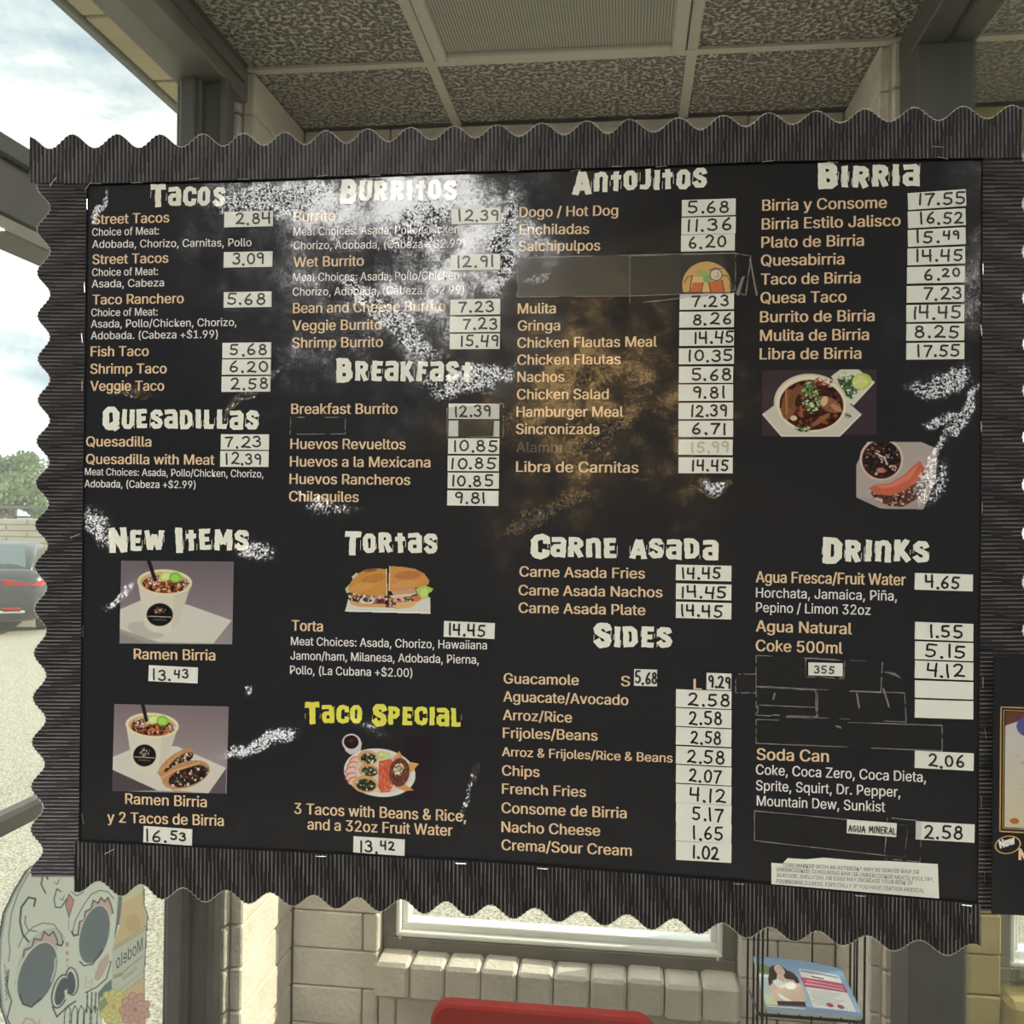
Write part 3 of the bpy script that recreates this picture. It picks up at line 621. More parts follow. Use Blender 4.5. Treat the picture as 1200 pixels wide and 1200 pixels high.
def handwriting(s, x0, x1, y0, y1, parent_o, mt, wpx=1.75, seed=0, raised=True):
    """s written between px x0..x1; baseline y1, top y0"""
    r = random.Random(s+str(seed)); items = []; x = 0; dot = False
    for ch in s:
        w_, st = HW[ch]; k = 1.0; by = 0
        if raised and dot: k = .74; by = .24
        rot = r.uniform(-.06, .06); jx = r.uniform(-.03, .03); jy = r.uniform(-.05, .05); ks = k*r.uniform(.94, 1.06)
        for pl in st: items.append([(x+jx+ks*(a-b*rot)+r.uniform(-.012, .012), by+jy+ks*(b+a*rot)+r.uniform(-.012, .012)) for a, b in pl])
        if ch == '.': dot = True
        x += w_*k+.20
    mn = min(p[0] for q in items for p in q); mx_ = max(p[0] for q in items for p in q)
    A = UY(x0, y1, YM); B = UY(x1, y1, YM); hgt = (UY(x0, y0, YM)-A)[2]; wd_ = B[0]-A[0]; hw = wpx*.00047
    m = MB(); kk = 0
    for q in items:
        P = [(A[0]+(p[0]-mn)/(mx_-mn)*wd_, A[2]+p[1]*hgt) for p in q]
        for (a, b), (c, d) in zip(P[:-1], P[1:]):
            L_ = math.hypot(c-a, d-b) or 1e-9; nx, ny = -(d-b)/L_*hw, (c-a)/L_*hw
            m.add([(a-nx, YM-kk*2e-6, b-ny), (c-nx, YM-kk*2e-6, d-ny), (c+nx, YM-kk*2e-6, d+ny), (a+nx, YM-kk*2e-6, b+ny)], [(0, 1, 2, 3)]); kk = (kk+1) % 30
        for j, (a, b) in enumerate(P):
            if len(P) > 6 and j not in (0, len(P)-1) and j % 2: continue
            R_ = hw*(1.5 if len(P) == 2 and abs(P[0][1]-P[1][1]) < .002 else 1.02)
            m.add([(a+R_*math.cos(t*PI/3), YM-kk*2e-6, b+R_*math.sin(t*PI/3)) for t in range(6)], [tuple(range(6))]); kk = (kk+1) % 30
    o = m.build('handwriting', mt); o.parent = parent_o; o.location = -Vector(parent_o.location)-Vector(board.location) if False else (0, 0, 0)
    return o
def sticker(s, x0, x1, y0, y1, tx0=None, tx1=None, seed=0, faded=False, raised=False, wpx=2.4, skew=0.0, hy=None):
    A = UY((x0+x1)/2, (y0+y1)/2, YS); w_ = (UY(x1, (y0+y1)/2, YS)-UY(x0, (y0+y1)/2, YS))[0]/2; h = (UY(x0, y0, YS)-UY(x0, y1, YS))[2]/2
    r = random.Random(s+str(seed)+str(x0)); ang = r.uniform(-.005, .005)+skew; c, sn = math.cos(ang), math.sin(ang)
    P = [(-w_, -h), (w_, -h), (w_, h), (-w_, h)]; P = [(A[0]+a*c-b*sn, A[2]+a*sn+b*c) for a, b in P]
    m = MB(); m.add([(a, YS, b) for a, b in P]+[(a, -.0004, b) for a, b in P], [(0, 1, 2, 3), (4, 7, 6, 5), (0, 4, 5, 1), (1, 5, 6, 2), (2, 6, 7, 3), (3, 7, 4, 0)])
    o = bch(m.build('price_label', M_sticker))
    if s:
        tx0 = tx0 if tx0 is not None else x0+(x1-x0)*.2; tx1 = tx1 if tx1 is not None else x1-(x1-x0)*.1
        hh_ = y1-y0
        handwriting(s, tx0, tx1, (hy[0] if hy else y0+hh_*.14), (hy[1] if hy else y1-hh_*.17), o, M_pencil if faded else M_marker, wpx, seed, raised)
    return o
PR = [('2.84',262.7,319.7,247.7,265.7,277,316),('3.09',262,319,295,313,273,308),('5.68',262,318,342,360,267,310),('5.68',260.5,317.5,401.5,419.3,270,312),('6.20',260,317,421,439,270,313),('2.58',259.5,316.5,441,459,271,313),
 ('7.23',258.7,315,509,527,264,305),('12.39',258,314.5,528.5,547,265,305),
 ('12.39',529,586.5,244,262,538,583),('12.91',528,586,298,316.5,537,577),('7.23',527.5,586,350.5,368.5,538,578),('7.23',527,586,371,389,543,582),('15.49',527,585.5,391,409,541,583),
 ('12.39',525.5,585,473,491,534,574),('10.85',525,585,513.6,531.8,533,582),('10.85',524.5,584.5,534,552,530,581),('10.85',524.5,584.5,554,572.4,531,577),('9.81',524,584,575,592.6,534,567),
 ('5.68',799,862,233.5,252.5,807,853),('11.36',798.5,862,254.4,274,807,856),('6.20',798,861,274.8,294,808,850),('7.23',796.5,860,344,362.5,811,853),('8.26',796,860,365,383.5,813,856),('14.45',796,860,386.6,405,815,859),('10.35',795.5,860,408,426.5,808,857),
 ('5.68',795.5,859,429.5,448.5,812,856),('9.81',795,859,450.5,469.5,813,848),('12.39',795,859,472,491,811,851),('6.71',795,859,493,512,812,849),('14.45',795,858.5,536,554.5,812,853),
 ('17.55',1064,1132,224,243.5,1078,1130),('16.52',1064,1131.5,246,265.5,1079,1128),('15.49',1064,1131.5,268,287.5,1075,1123),('14.45',1063.5,1131,290,309.5,1075,1127),('6.20',1063,1130.5,312.4,331.5,1084,1124),('7.23',1062.5,1130,334.6,354,1083,1126),
 ('14.45',1062,1130,357,376.8,1072,1125),('8.25',1062,1130,379.4,399,1073,1123),('17.55',1062,1130,401.6,421,1076,1124),
 ('13.43',174,231.5,781,799.5,180,220),('16.53',168,225,970,989,172,217),('14.45',520,579.5,729,747.5,527,568),('13.42',414,474,982,1001,423,462),
 ('14.45',792,857,662.4,680.6,800,844),('14.45',792,857,684.4,702.8,800,850),('14.45',792,857,706,725,799,846),('5.68',743,770,784.5,804,745,769),('9.29',828,857,789,808.6,831,855),
 ('2.58',792,857,809,829.6,807,854),('2.58',792,857,831,852,808,845),('2.58',792,857,853.4,874,810,844),('2.58',792,857,875.8,896.6,806,848),('2.07',792,857,898,919,808,845),('4.12',792,857,920.4,942,809,850),('5.17',792,857,942.6,964.8,812,847),('1.65',792,857,965,987,813,846),('1.02',792,857,987.6,1009.4,813,842),
 ('4.65',1072,1140,672.4,692,1085,1124),('1.55',1072,1140.5,730,750.4,1091,1127),('5.15',1072,1140.5,752.6,773.6,1085,1130),('4.12',1072,1140.5,775.4,796,1087,1130),('2.06',1072,1141,881.4,901.6,1089,1129),('2.58',1073,1142,964.4,985.6,1084,1127)]
for i, p in enumerate(PR):
    sk = 0.0
    if p[1] > 1060 and p[3] < 300: sk = .045*(1-(p[3]-224)/120)
    if p[1] > 780 and p[3] > 660: sk = -.006
    if p[0] in ('13.43', '16.53', '13.42') or p[1] == 520: sk = -.012
    sticker(p[0], p[1], p[2], p[3], p[4], p[5], p[6], seed=i, raised=p[0] in ('13.43', '16.53', '13.42') or (p[0] == '15.49' and p[1] > 1000) or (p[0] == '6.20' and p[1] > 1000), skew=sk)
sticker('15.99', 795, 858.5, 515, 533, 811, 853, faded=True); sticker('', 1072, 1140.5, 798.5, 818.6); sticker('', 1072, 1140.5, 820.8, 842, seed=2); 
sticker('', 525.5, 585, 493, 511.5, seed=3)
o = sticker('355', 947, 987, 776.6, 791.6, 954, 977, wpx=1.6, hy=(779.5, 788.5)); o['label'] = 'small white label marked 355'; o.location.y -= .0019
o = sticker('AGUA MINERAL', 992, 1050, 962, 978, 994, 1049, wpx=1.2, skew=-.03, hy=(966.5, 974)); o['label'] = 'small white label lettered AGUA MINERAL'; o.location.y -= .0019
def flat(name, px, mt, y=YS, thick=0):
    P = [UY(a, b, y) for a, b in px]; o = bch(mesh_obj(name, P, [tuple(range(len(P)))], mt)); return o
o = flat('dark_tape', [(537, 492), (579, 491.5), (578, 511), (537, 511.5)], M_black_tape, -.0022)
# allergy notice, torn at its top left corner
o = flat('notice_label', [(904, 1011), (917, 1012), (923, 1005.5), (945, 1007), (965, 1005), (1000, 1008), (1040, 1009), (1099, 1012.5), (1100.5, 1053), (904, 1036)], M_sticker, YS); o['label'] = 'cream notice label with a torn corner and small print'
M_small = print_mat('notice_ink', lc(90, 90, 84), rough=.3)
for s, a, b, c, d in (('TEMS MARKED WITH AN ASTERISK* MAY BE SERVED RAW OR', 917, 1077, 1015.5, 1024.2), ('UNDERCOOKED; CONSUMING RAW OR UNDERCOOKED MEATS, POULTRY,', 910, 1094, 1020.6, 1033), ('SEAFOOD, SHELLFISH, OR EGGS MAY INCREASE YOUR RISK OF', 910, 1070, 1027.6, 1037), ('FOODBORNE ILLNESS, ESPECIALLY IF YOU HAVE CERTAIN MEDICAL', 910, 1083, 1034.6, 1046)):
    t = place_text(s, a, b, c, 4.4, M_small, d, 'notice_print', 0.0, YM, shear=.1, bold=0)

# --- transparent tape
def tape(pts, mt=M_tape, edges=True, y=-.0026, name='tape_strip'):
    P = [UY(a, b, y) for a, b in pts]; o = bch(mesh_obj(name, P, [tuple(range(len(P)))], mt))
    if edges:
        m = MB(); n = len(P); r = random.Random(str(pts))
        for i in range(n):
            a, b = P[i], P[(i+1) % n]; d = (b-a)/np.linalg.norm(b-a); q = np.array([-d[2], 0, d[0]])*.0006
            K = 8
            for k in range(K):
                if r.random() < .2: continue
                s_, e_ = a+(b-a)*k/K, a+(b-a)*(k+1)/K; w1, w2 = q*r.uniform(.4, 1.3), q*r.uniform(.4, 1.3); dy = np.array([0, -.0003, 0])
                m.add([s_-w1+dy, e_-w2+dy, e_+w2+dy, s_+w1+dy], [(0, 1, 2, 3)])
        e = m.build('tape_edge', M_tedge); e.parent = o; e['kind'] = 'stuff'
    return o
tape([(607, 302), (845, 296.5), (862, 296), (862, 340), (846, 343), (738, 347), (606, 348)])
tape([(738, 300), (862, 297), (880, 300), (874, 346), (862, 343), (738, 356)], M_tape2)
tape([(886, 768), (1034, 775.5), (1032, 812), (886, 804)], M_tape2); tape([(944, 772), (990, 774), (989, 795), (944, 793)], M_tape2)
tape([(886, 805), (956, 809), (956, 842), (886, 838)], M_tape2); tape([(888, 826), (957, 829), (957, 840), (888, 837)], M_tape2)
tape([(886, 843), (1104, 850), (1104, 880), (886, 871)], M_tape2); tape([(958, 808), (1060, 812), (1062, 846), (958, 841)], M_tape2, y=-.0024)
tape([(884, 950), (1064, 967), (1060, 1005), (884, 985)], M_tape2); tape([(1040, 958), (1080, 962), (1078, 1010), (1036, 1006)], M_tape2, y=-.0029)
tape([(341, 489), (405, 489), (404.5, 508.5), (340, 509)], M_tape2); tape([(524, 478), (590, 473), (590, 512), (524, 514)], M_tape2)
tape([(862, 790), (886, 790), (886, 812), (862, 812)], M_tape2)
for a in ([(1034, 806), (1036, 806), (1043, 829), (1041, 829)], [(979, 850), (985, 851), (986, 854), (980, 852)], [(862, 345), (869, 325), (873, 323), (866, 347)], [(878, 304), (880, 304), (888, 346), (886, 347)],
          [(1034, 787), (1048, 788), (1058, 796), (1046, 791)], [(1003, 812), (1005, 812), (1008, 830), (1006, 830)], [(905, 820), (907, 812), (909, 812), (907, 820)]):
    flat('tape_crease', a, M_tedge, -.0033)

# ------------------------------------------------------------------ printed pictures: small painter that gives ink colours to a fine grid
class Pic:
    def __init__(s, x0, y0, x1, y1, res=1.0, ss=3, bg=(20, 21, 24), alpha=False):
        s.x0, s.y0, s.x1, s.y1, s.ss = x0, y0, x1, y1, ss
        s.nx, s.ny = int(round((x1-x0)*res)), int(round((y1-y0)*res))
        X = x0+(np.arange(s.nx*ss)+.5)/(s.nx*ss)*(x1-x0); Y = y0+(np.arange(s.ny*ss)+.5)/(s.ny*ss)*(y1-y0)
        s.X, s.Y = np.meshgrid(X, Y); s.C = np.zeros(s.X.shape+(3,))+np.array(bg, float); s.A = np.zeros(s.X.shape) if alpha else np.ones(s.X.shape)
        s.r = np.random.RandomState(int(x0*7+y0)%9999)
    def put(s, m, col, mott=0, a=1.0):
        c = np.array(col, float)
        if mott:
            n = s.r.uniform(-1, 1, (s.ny+2, s.nx+2)); n = np.kron(n, np.ones((s.ss, s.ss)))[:s.X.shape[0], :s.X.shape[1]]
            cc = np.clip(c[None, :]+(n[m]*mott)[:, None], 0, 255)
        else: cc = c
        s.C[m] = s.C[m]*(1-a)+cc*a; s.A[m] = 1
        return m
    def em(s, cx, cy, rx, ry, ang=0):
        a = math.radians(ang); u = (s.X-cx)*math.cos(a)+(s.Y-cy)*math.sin(a); v = -(s.X-cx)*math.sin(a)+(s.Y-cy)*math.cos(a)
        return (u/rx)**2+(v/ry)**2 < 1
    def pm(s, pts):
        m = np.zeros(s.X.shape, bool); n = len(pts)
        for i in range(n):
            (xa, ya), (xb, yb) = pts[i], pts[(i+1) % n]
            if ya == yb: continue
            c = ((ya > s.Y) != (yb > s.Y)) & (s.X < (xb-xa)*(s.Y-ya)/(yb-ya)+xa); m ^= c
        return m
    def lm(s, pts, w):
        m = np.zeros(s.X.shape, bool)
        for (xa, ya), (xb, yb) in zip(pts[:-1], pts[1:]):
            dx, dy = xb-xa, yb-ya; L2 = dx*dx+dy*dy+1e-9; t = np.clip(((s.X-xa)*dx+(s.Y-ya)*dy)/L2, 0, 1)
            m |= (s.X-xa-t*dx)**2+(s.Y-ya-t*dy)**2 < (w/2)**2
        return m
    def ell(s, cx, cy, rx, ry, col, ang=0, mott=0, a=1.0): return s.put(s.em(cx, cy, rx, ry, ang), col, mott, a)
    def poly(s, pts, col, mott=0, a=1.0): return s.put(s.pm(pts), col, mott, a)
    def line(s, pts, w, col, a=1.0): return s.put(s.lm(pts, w), col, 0, a)
    def specks(s, m, cols, n, rmin, rmax):
        ys, xs = np.nonzero(m)
        if len(ys) == 0: return
        for _ in range(n):
            k = s.r.randint(len(ys)); cx, cy = s.X[ys[k], xs[k]], s.Y[ys[k], xs[k]]; r1 = s.r.uniform(rmin, rmax); r2 = r1*s.r.uniform(.35, 1)
            q = s.em(cx, cy, r1, r2, s.r.uniform(0, 180)) & m; s.put(q, cols[s.r.randint(len(cols))])
    def mesh(s, name, mt, U, parent_fn=None, gain=1.0, sat=.86):
        g_ = s.C.mean(2, keepdims=True); s.C = np.clip(g_+(s.C-g_)*sat, 0, 255)
        ss = s.ss; C = lin(s.C).reshape(s.ny, ss, s.nx, ss, 3).mean((1, 3)); A = s.A.reshape(s.ny, ss, s.nx, ss).mean((1, 3))
        vs = []; fs = []; cols = []
        gx = s.x0+np.arange(s.nx+1)/s.nx*(s.x1-s.x0); gy = s.y0+np.arange(s.ny+1)/s.ny*(s.y1-s.y0)
        for j in range(s.ny+1):
            for i in range(s.nx+1): vs.append(U(gx[i], gy[j]))
        for j in range(s.ny):
            for i in range(s.nx):
                if A[j, i] < .5: continue
                k = j*(s.nx+1)+i; fs.append((k, k+s.nx+1, k+s.nx+2, k+1)); cols.append(C[j, i]*gain)
        o = mesh_obj(name, vs, fs, mt); at = o.data.color_attributes.new('ink', 'FLOAT_COLOR', 'CORNER')
        cc = np.ones((len(cols), 4, 4)); cc[:, :, :3] = np.array(cols)[:, None, :]; at.data.foreach_set('color', cc.ravel())
        return o
UB = lambda x, y: UY(x, y, YP)
def bowl_of_ramen(p, cx, cy, k=1.0, dx=0):
    """paper cup of ramen: cx, cy = rim centre; k = scale"""
    W_, H_ = 31.5*k, 14.5*k
    p.poly([(cx-W_, cy), (cx-22*k, cy+52*k), (cx-14*k, cy+58*k), (cx, cy+60*k), (cx+11*k, cy+57*k), (cx+17*k, cy+50*k), (cx+W_, cy)], (214, 210, 190))
    p.poly([(cx+12*k, cy+10*k), (cx+9*k, cy+57*k), (cx+17*k, cy+50*k), (cx+W_, cy)], (196, 192, 172), a=.6)
    p.ell(cx, cy, W_+.6, H_+.6, (226, 218, 180), 2); p.ell(cx, cy+.4, W_-2.5*k, H_-2*k, (206, 178, 112), 2)
    m = p.em(cx+.5*k, cy+2.2*k, W_-5*k, H_-4*k, 2); p.put(m, (120, 62, 36), 34)
    p.specks(m, [(190, 98, 52), (60, 28, 22), (232, 178, 120), (140, 60, 34), (214, 120, 70), (38, 22, 20)], 150, .8*k, 2.6*k)
    m2 = p.em(cx-14*k, cy-2*k, 10*k, 6*k, 0); p.specks(m2, [(235, 225, 225), (205, 190, 200), (120, 90, 100)], 34, .6*k, 1.7*k)
    m3 = p.em(cx+22*k, cy+1*k, 7*k, 5*k, 0); p.specks(m3, [(220, 222, 220), (70, 90, 70), (30, 34, 30)], 26, .6*k, 1.4*k)
    p.ell(cx+1*k, cy-7*k, 8*k, 5.6*k, (196, 214, 110), -20); p.ell(cx+1.5*k, cy-7*k, 5.6*k, 3.6*k, (222, 230, 160), -20)
    p.ell(cx+12.5*k, cy-6*k, 7.5*k, 6.2*k, (134, 202, 58), 10); p.ell(cx+12*k, cy-5.2*k, 5*k, 3.8*k, (166, 222, 84), 10)
def cup_logo(p, cx, cy, rx, ry):
    p.ell(cx, cy, rx, ry, (22, 21, 22)); m = p.em(cx, cy-ry*.3, rx*.46, ry*.42)
    p.specks(m, [(190, 176, 160), (140, 96, 76), (60, 52, 48)], 30, .5, 1.5); p.line([(cx-rx*.85, cy+ry*.15), (cx+rx*.85, cy+ry*.2)], 1.0, (170, 166, 150)); p.line([(cx-rx*.5, cy+ry*.42), (cx+rx*.5, cy+ry*.46)], .7, (120, 118, 108))
# ramen
p = Pic(141, 657, 273, 754, 1.25); p.C[:] = np.array([128, 118, 122]); g_ = np.clip((p.Y-657)/97, 0, 1)[..., None]; p.C = np.array([112, 101, 108])*(1-g_)+np.array([150, 141, 143])*g_
p.poly([(141, 714), (166, 703), (220, 708), (272, 726), (251, 753), (186, 752), (141, 737)], (206, 206, 192)); p.poly([(141, 737), (186, 752), (251, 753), (248, 756), (180, 756), (141, 741)], (160, 158, 150))
p.ell(172, 738, 22, 9, (176, 174, 164), 12, a=.7); bowl_of_ramen(p, 192.5, 682)
p.line([(173, 656), (181, 679)], 4.6, (34, 32, 34)); cup_logo(p, 187.5, 720, 15.5, 13.5)
o = bch(p.mesh('food_picture', M_photo, lambda x, y: UB(x+(y-657)*-.02+1, y+(x-141)*.008))); o['label'] = 'printed picture of a white paper cup of ramen on a plate'
# ramen with two tacos
p = Pic(133, 826, 267, 928, 1.25); g_ = np.clip((p.Y-826)/100, 0, 1)[..., None]; p.C = np.array([126, 112, 116])*(1-g_)+np.array([164, 154, 154])*g_
p.poly([(133, 888), (160, 876), (208, 874), (266, 898), (246, 928), (186, 926), (133, 903)], (208, 206, 192)); p.poly([(133, 903), (186, 926), (150, 928), (133, 928)], (80, 70, 76)); p.poly([(266, 898), (266, 928), (246, 928)], (96, 86, 96))
bowl_of_ramen(p, 178, 850, .97); p.line([(166, 825), (171, 844)], 4.4, (36, 33, 34)); cup_logo(p, 170, 885.5, 13.5, 13)
for (cx, cy, rx, ry, an) in ((207, 893, 25, 9.5, -38), (219, 907, 29, 15, -20)):
    p.ell(cx, cy, rx, ry, (190, 138, 84), an, 12); m = p.em(cx+3, cy+1.5, rx*.84, ry*.74, an); p.put(m, (44, 32, 28), 22)
    p.specks(m, [(224, 220, 200), (90, 50, 36), (60, 84, 44), (28, 22, 22), (200, 190, 160), (120, 60, 44)], 90, .7, 2.0)
p.line([(186, 905), (198, 896), (212, 880)], 2.2, (206, 150, 92)); p.line([(190, 912), (204, 903), (222, 897), (234, 893)], 2.4, (216, 160, 104)); p.line([(194, 918), (206, 926), (226, 928)], 1.8, (204, 150, 96))
o = bch(p.mesh('food_picture', M_photo, lambda x, y: UB(x+(y-826)*-.026+1, y+(x-133)*.022-1))); o['label'] = 'printed picture of a cup of ramen beside two tacos'
# torta
p = Pic(404, 662, 510, 720, 1.4, alpha=True)
p.poly([(408, 702), (504, 700), (504.5, 718), (404.5, 716)], (216, 216, 206)); p.line([(405, 716), (504, 718.5)], 1.4, (240, 240, 232))
p.poly([(404.5, 690), (410, 684), (414, 694), (406, 695)], (196, 206, 150)); p.poly([(412, 676), (418, 671), (422, 674), (414, 680)], (206, 208, 190))
p.poly([(408, 694), (452, 698), (470, 702), (494, 700), (490, 706), (464, 712), (454, 712), (418, 710), (410, 704)], (96, 56, 48), 26)
m = p.pm([(408, 695), (454, 698), (455, 709), (420, 707), (409, 703)]); p.specks(m, [(186, 110, 92), (222, 210, 190), (40, 28, 28), (150, 76, 66), (226, 150, 120), (30, 22, 24)], 80, .8, 2.8)
m = p.pm([(456, 700), (496, 698), (494, 705), (464, 711), (456, 711)]); p.specks(m, [(178, 96, 84), (216, 176, 160), (44, 30, 32), (200, 130, 110), (236, 226, 210)], 70, .8, 2.4)
p.ell(430, 704, 8.5, 4.6, (216, 218, 200)); p.ell(431, 702.6, 6, 3, (70, 60, 56)); p.specks(p.em(433, 702, 5, 3), [(230, 228, 220), (30, 26, 26)], 14, .6, 1.4)
p.poly([(409, 703), (424, 707), (452, 708), (452, 712), (420, 711), (411, 708)], (222, 164, 96)); p.poly([(465, 706), (492, 704), (482, 712), (463, 714)], (226, 178, 112), 8)
p.poly([(458, 692), (486, 689), (489, 696), (462, 700)], (204, 150, 132), 14); p.poly([(456, 698), (489, 695), (480, 699), (460, 701)], (222, 206, 150)); p.ell(489, 701, 5, 3.6, (216, 116, 72))
p.poly([(487, 690), (498, 686), (508, 690), (505, 694), (502, 695), (502, 700), (496, 702.5), (490, 697)], (176, 214, 84)); p.ell(497, 695, 4, 5, (198, 226, 116), 20)
mL = p.poly([(408.5, 688), (411, 682), (420, 672), (428, 667.5), (440, 666), (453, 667), (453.6, 698), (430, 697.5), (412, 695), (408.5, 692)], (210, 146, 62), 9)
p.ell(438, 678, 15, 5, (186, 112, 50), -12, 8, .6); p.ell(434, 668.5, 8, 1.8, (140, 80, 44), -8, 6, .8); p.ell(424, 688, 14, 5, (222, 164, 80), -12, 5, .6); p.line([(453, 667), (453.5, 698)], 1, (240, 222, 180))
mR = p.poly([(456.5, 663.5), (470, 664), (486, 666.5), (497, 672), (503, 680), (502, 685), (494, 688), (480, 690), (456, 693)], (214, 146, 70), 9)
p.ell(478, 674, 16, 5, (182, 106, 54), -4, 10, .65); p.ell(474, 685, 16, 4, (226, 166, 92), -6, 5, .5); p.line([(456.6, 664), (456, 692)], 1, (244, 226, 184))
o = bch(p.mesh('food_picture', M_photo, UB)); o['label'] = 'printed cut-out picture of a halved torta sandwich'
# taco special plate
p = Pic(400, 858, 506, 938, 1.4, bg=(36, 37, 41)); p.poly([(474, 864), (504, 862), (504, 935), (474, 937)], (38, 28, 38))
p.poly([(401.5, 870), (405, 880), (410, 884), (422, 884), (424, 870)], (205, 200, 206)); p.ell(412, 870, 11, 10, (212, 206, 212), 10); p.ell(411.6, 869.6, 8.8, 8, (44, 22, 26), 10, 8); p.ell(411, 868, 3, 2, (110, 60, 66), a=.6)
p.ell(445, 905.5, 42, 28, (224, 222, 212), 8); p.ell(445, 905, 37, 24, (210, 206, 196), 8)
for cx, cy in ((416, 891), (413, 897), (411, 903), (411, 910), (414, 915)): p.ell(cx, cy, 7, 4.6, (206, 88, 84), -20); p.ell(cx+.4, cy+.4, 6, 3.8, (226, 196, 176), -20)
for cx, cy, rx, ry in ((431, 888, 12, 9), (432, 903, 12, 8), (428, 919, 15, 10)):
    p.ell(cx, cy, rx, ry, (216, 164, 104), 6, 8); m = p.em(cx+1, cy+1, rx*.78, ry*.72, 6); p.put(m, (38, 44, 30), 18)
    p.specks(m, [(60, 96, 50), (28, 28, 24), (216, 214, 200), (96, 66, 44), (86, 120, 66)], 46, .6, 1.8)
p.poly([(444, 892), (458, 889), (461, 893), (461, 920), (457, 928), (446, 929), (443, 922)], (214, 92, 58), 16); m = p.pm([(445, 893), (459, 890), (460, 926), (445, 928)]); p.specks(m, [(232, 124, 84), (196, 70, 44), (240, 150, 110)], 90, .5, 1.3)
p.ell(447, 885, 6, 5, (190, 206, 116)); p.ell(454, 885, 4.4, 4, (206, 216, 140)); p.ell(447, 884, 3, 2, (220, 226, 170))
p.poly([(468, 880), (474, 892), (459, 890)], (222, 160, 84)); p.poly([(480, 893), (490.5, 895), (482, 906), (476, 899)], (224, 162, 88)); p.poly([(470, 916), (485, 926), (474, 927), (462, 922)], (220, 156, 86)); p.line([(480, 894), (490, 896)], .8, (244, 206, 140))
m = p.ell(468, 905, 12, 17, (112, 62, 48), 6, 14); p.specks(m, [(84, 44, 36), (140, 84, 64)], 40, .8, 2); m = p.em(467, 902, 6, 8, 20); p.specks(m, [(232, 226, 200), (214, 204, 166), (200, 180, 140)], 44, .7, 1.8)
o = bch(p.mesh('food_picture', M_photo, UB)); o['label'] = 'printed picture of a plate with three tacos, rice and beans'
# birria bowl
p = Pic(893, 433, 1027, 512, 1.25, bg=(36, 37, 41)); p.poly([(893, 434), (1027, 433), (1027, 509), (893, 511)], (62, 50, 60), 3)
p.poly([(894, 485), (914, 470), (960, 474), (992, 470), (1009, 485), (984, 511), (916, 511)], (206, 204, 186)); p.line([(894, 485.6), (916, 511), (984, 511), (1009, 485.6)], 1.2, (236, 234, 220))
p.poly([(974, 441), (985, 433), (1006, 433), (1024, 447), (1000, 474), (992, 472)], (212, 216, 192)); m = p.pm([(981, 444), (1000, 438), (1008, 456), (998, 468), (988, 462)]); p.put(m, (60, 92, 52), 30); p.specks(m, [(40, 74, 38), (214, 218, 200), (88, 128, 66)], 60, .6, 1.8)
m = p.pm([(979, 443), (988, 435), (1000, 435), (1004, 442), (990, 446)]); p.specks(m, [(226, 230, 206), (190, 204, 160)], 30, 1, 2.2); p.ell(1010, 447, 11.6, 9.4, (190, 208, 90), -8); p.ell(1008, 447.5, 9, 7.6, (214, 222, 124), -8); p.line([(1000, 450), (1008, 446), (1018, 448)], .9, (236, 238, 180)); p.line([(1008, 446), (1008, 440)], .8, (236, 238, 180))
p.line([(1000, 474), (1024, 448)], 2, (226, 224, 210)); p.ell(993, 487, 5, 3.4, (170, 168, 150), 20); p.line([(989, 485), (997, 488)], 1.6, (60, 56, 50))
p.ell(950, 472.5, 43, 34.5, (214, 206, 180), 4); p.ell(950.5, 473, 41, 32.6, (232, 224, 196), 4); m = p.ell(951, 474.5, 37.6, 29.4, (66, 26, 20), 4, 12)
p.specks(m, [(44, 18, 16), (110, 52, 30), (86, 34, 24), (150, 78, 44), (34, 16, 16)], 190, 1, 3)
p.ell(925, 474, 9, 18, (140, 86, 50), 12, 16); p.ell(934, 466, 9, 15, (128, 76, 46), 20, 18); p.line([(921, 458), (922, 486)], 1.2, (196, 140, 88)); p.line([(938, 476), (940, 488)], 3, (160, 96, 56)); p.ell(936, 470, 4, 8, (60, 34, 26), 10)
p.ell(972, 474, 15, 8, (146, 92, 62), 28, 18); p.ell(980, 478, 8, 3, (190, 136, 96), 34, 8); p.ell(962, 492, 13, 3, (150, 98, 66), -34, 10); p.ell(946, 502, 4, 2.5, (214, 196, 150)); p.ell(930, 490, 4, 3, (214, 200, 160)); p.ell(966, 470, 4, 6, (216, 190, 140), 20)
m = p.em(950, 466, 11, 19, -8); p.specks(m, [(96, 146, 70), (150, 190, 112), (214, 224, 190), (66, 112, 52), (44, 84, 40)], 150, .7, 2.0)
m = p.em(942, 501, 11, 5.5, 0); p.specks(m, [(50, 78, 40), (34, 50, 30), (90, 120, 60)], 50, .6, 1.6); m = p.em(966, 448, 12, 5, 15); p.specks(m, [(200, 120, 76), (226, 180, 140), (120, 60, 40)], 30, .7, 1.8)
o = bch(p.mesh('food_picture', M_photo, UB)); o['label'] = 'printed picture of a bowl of birria stew with lime'
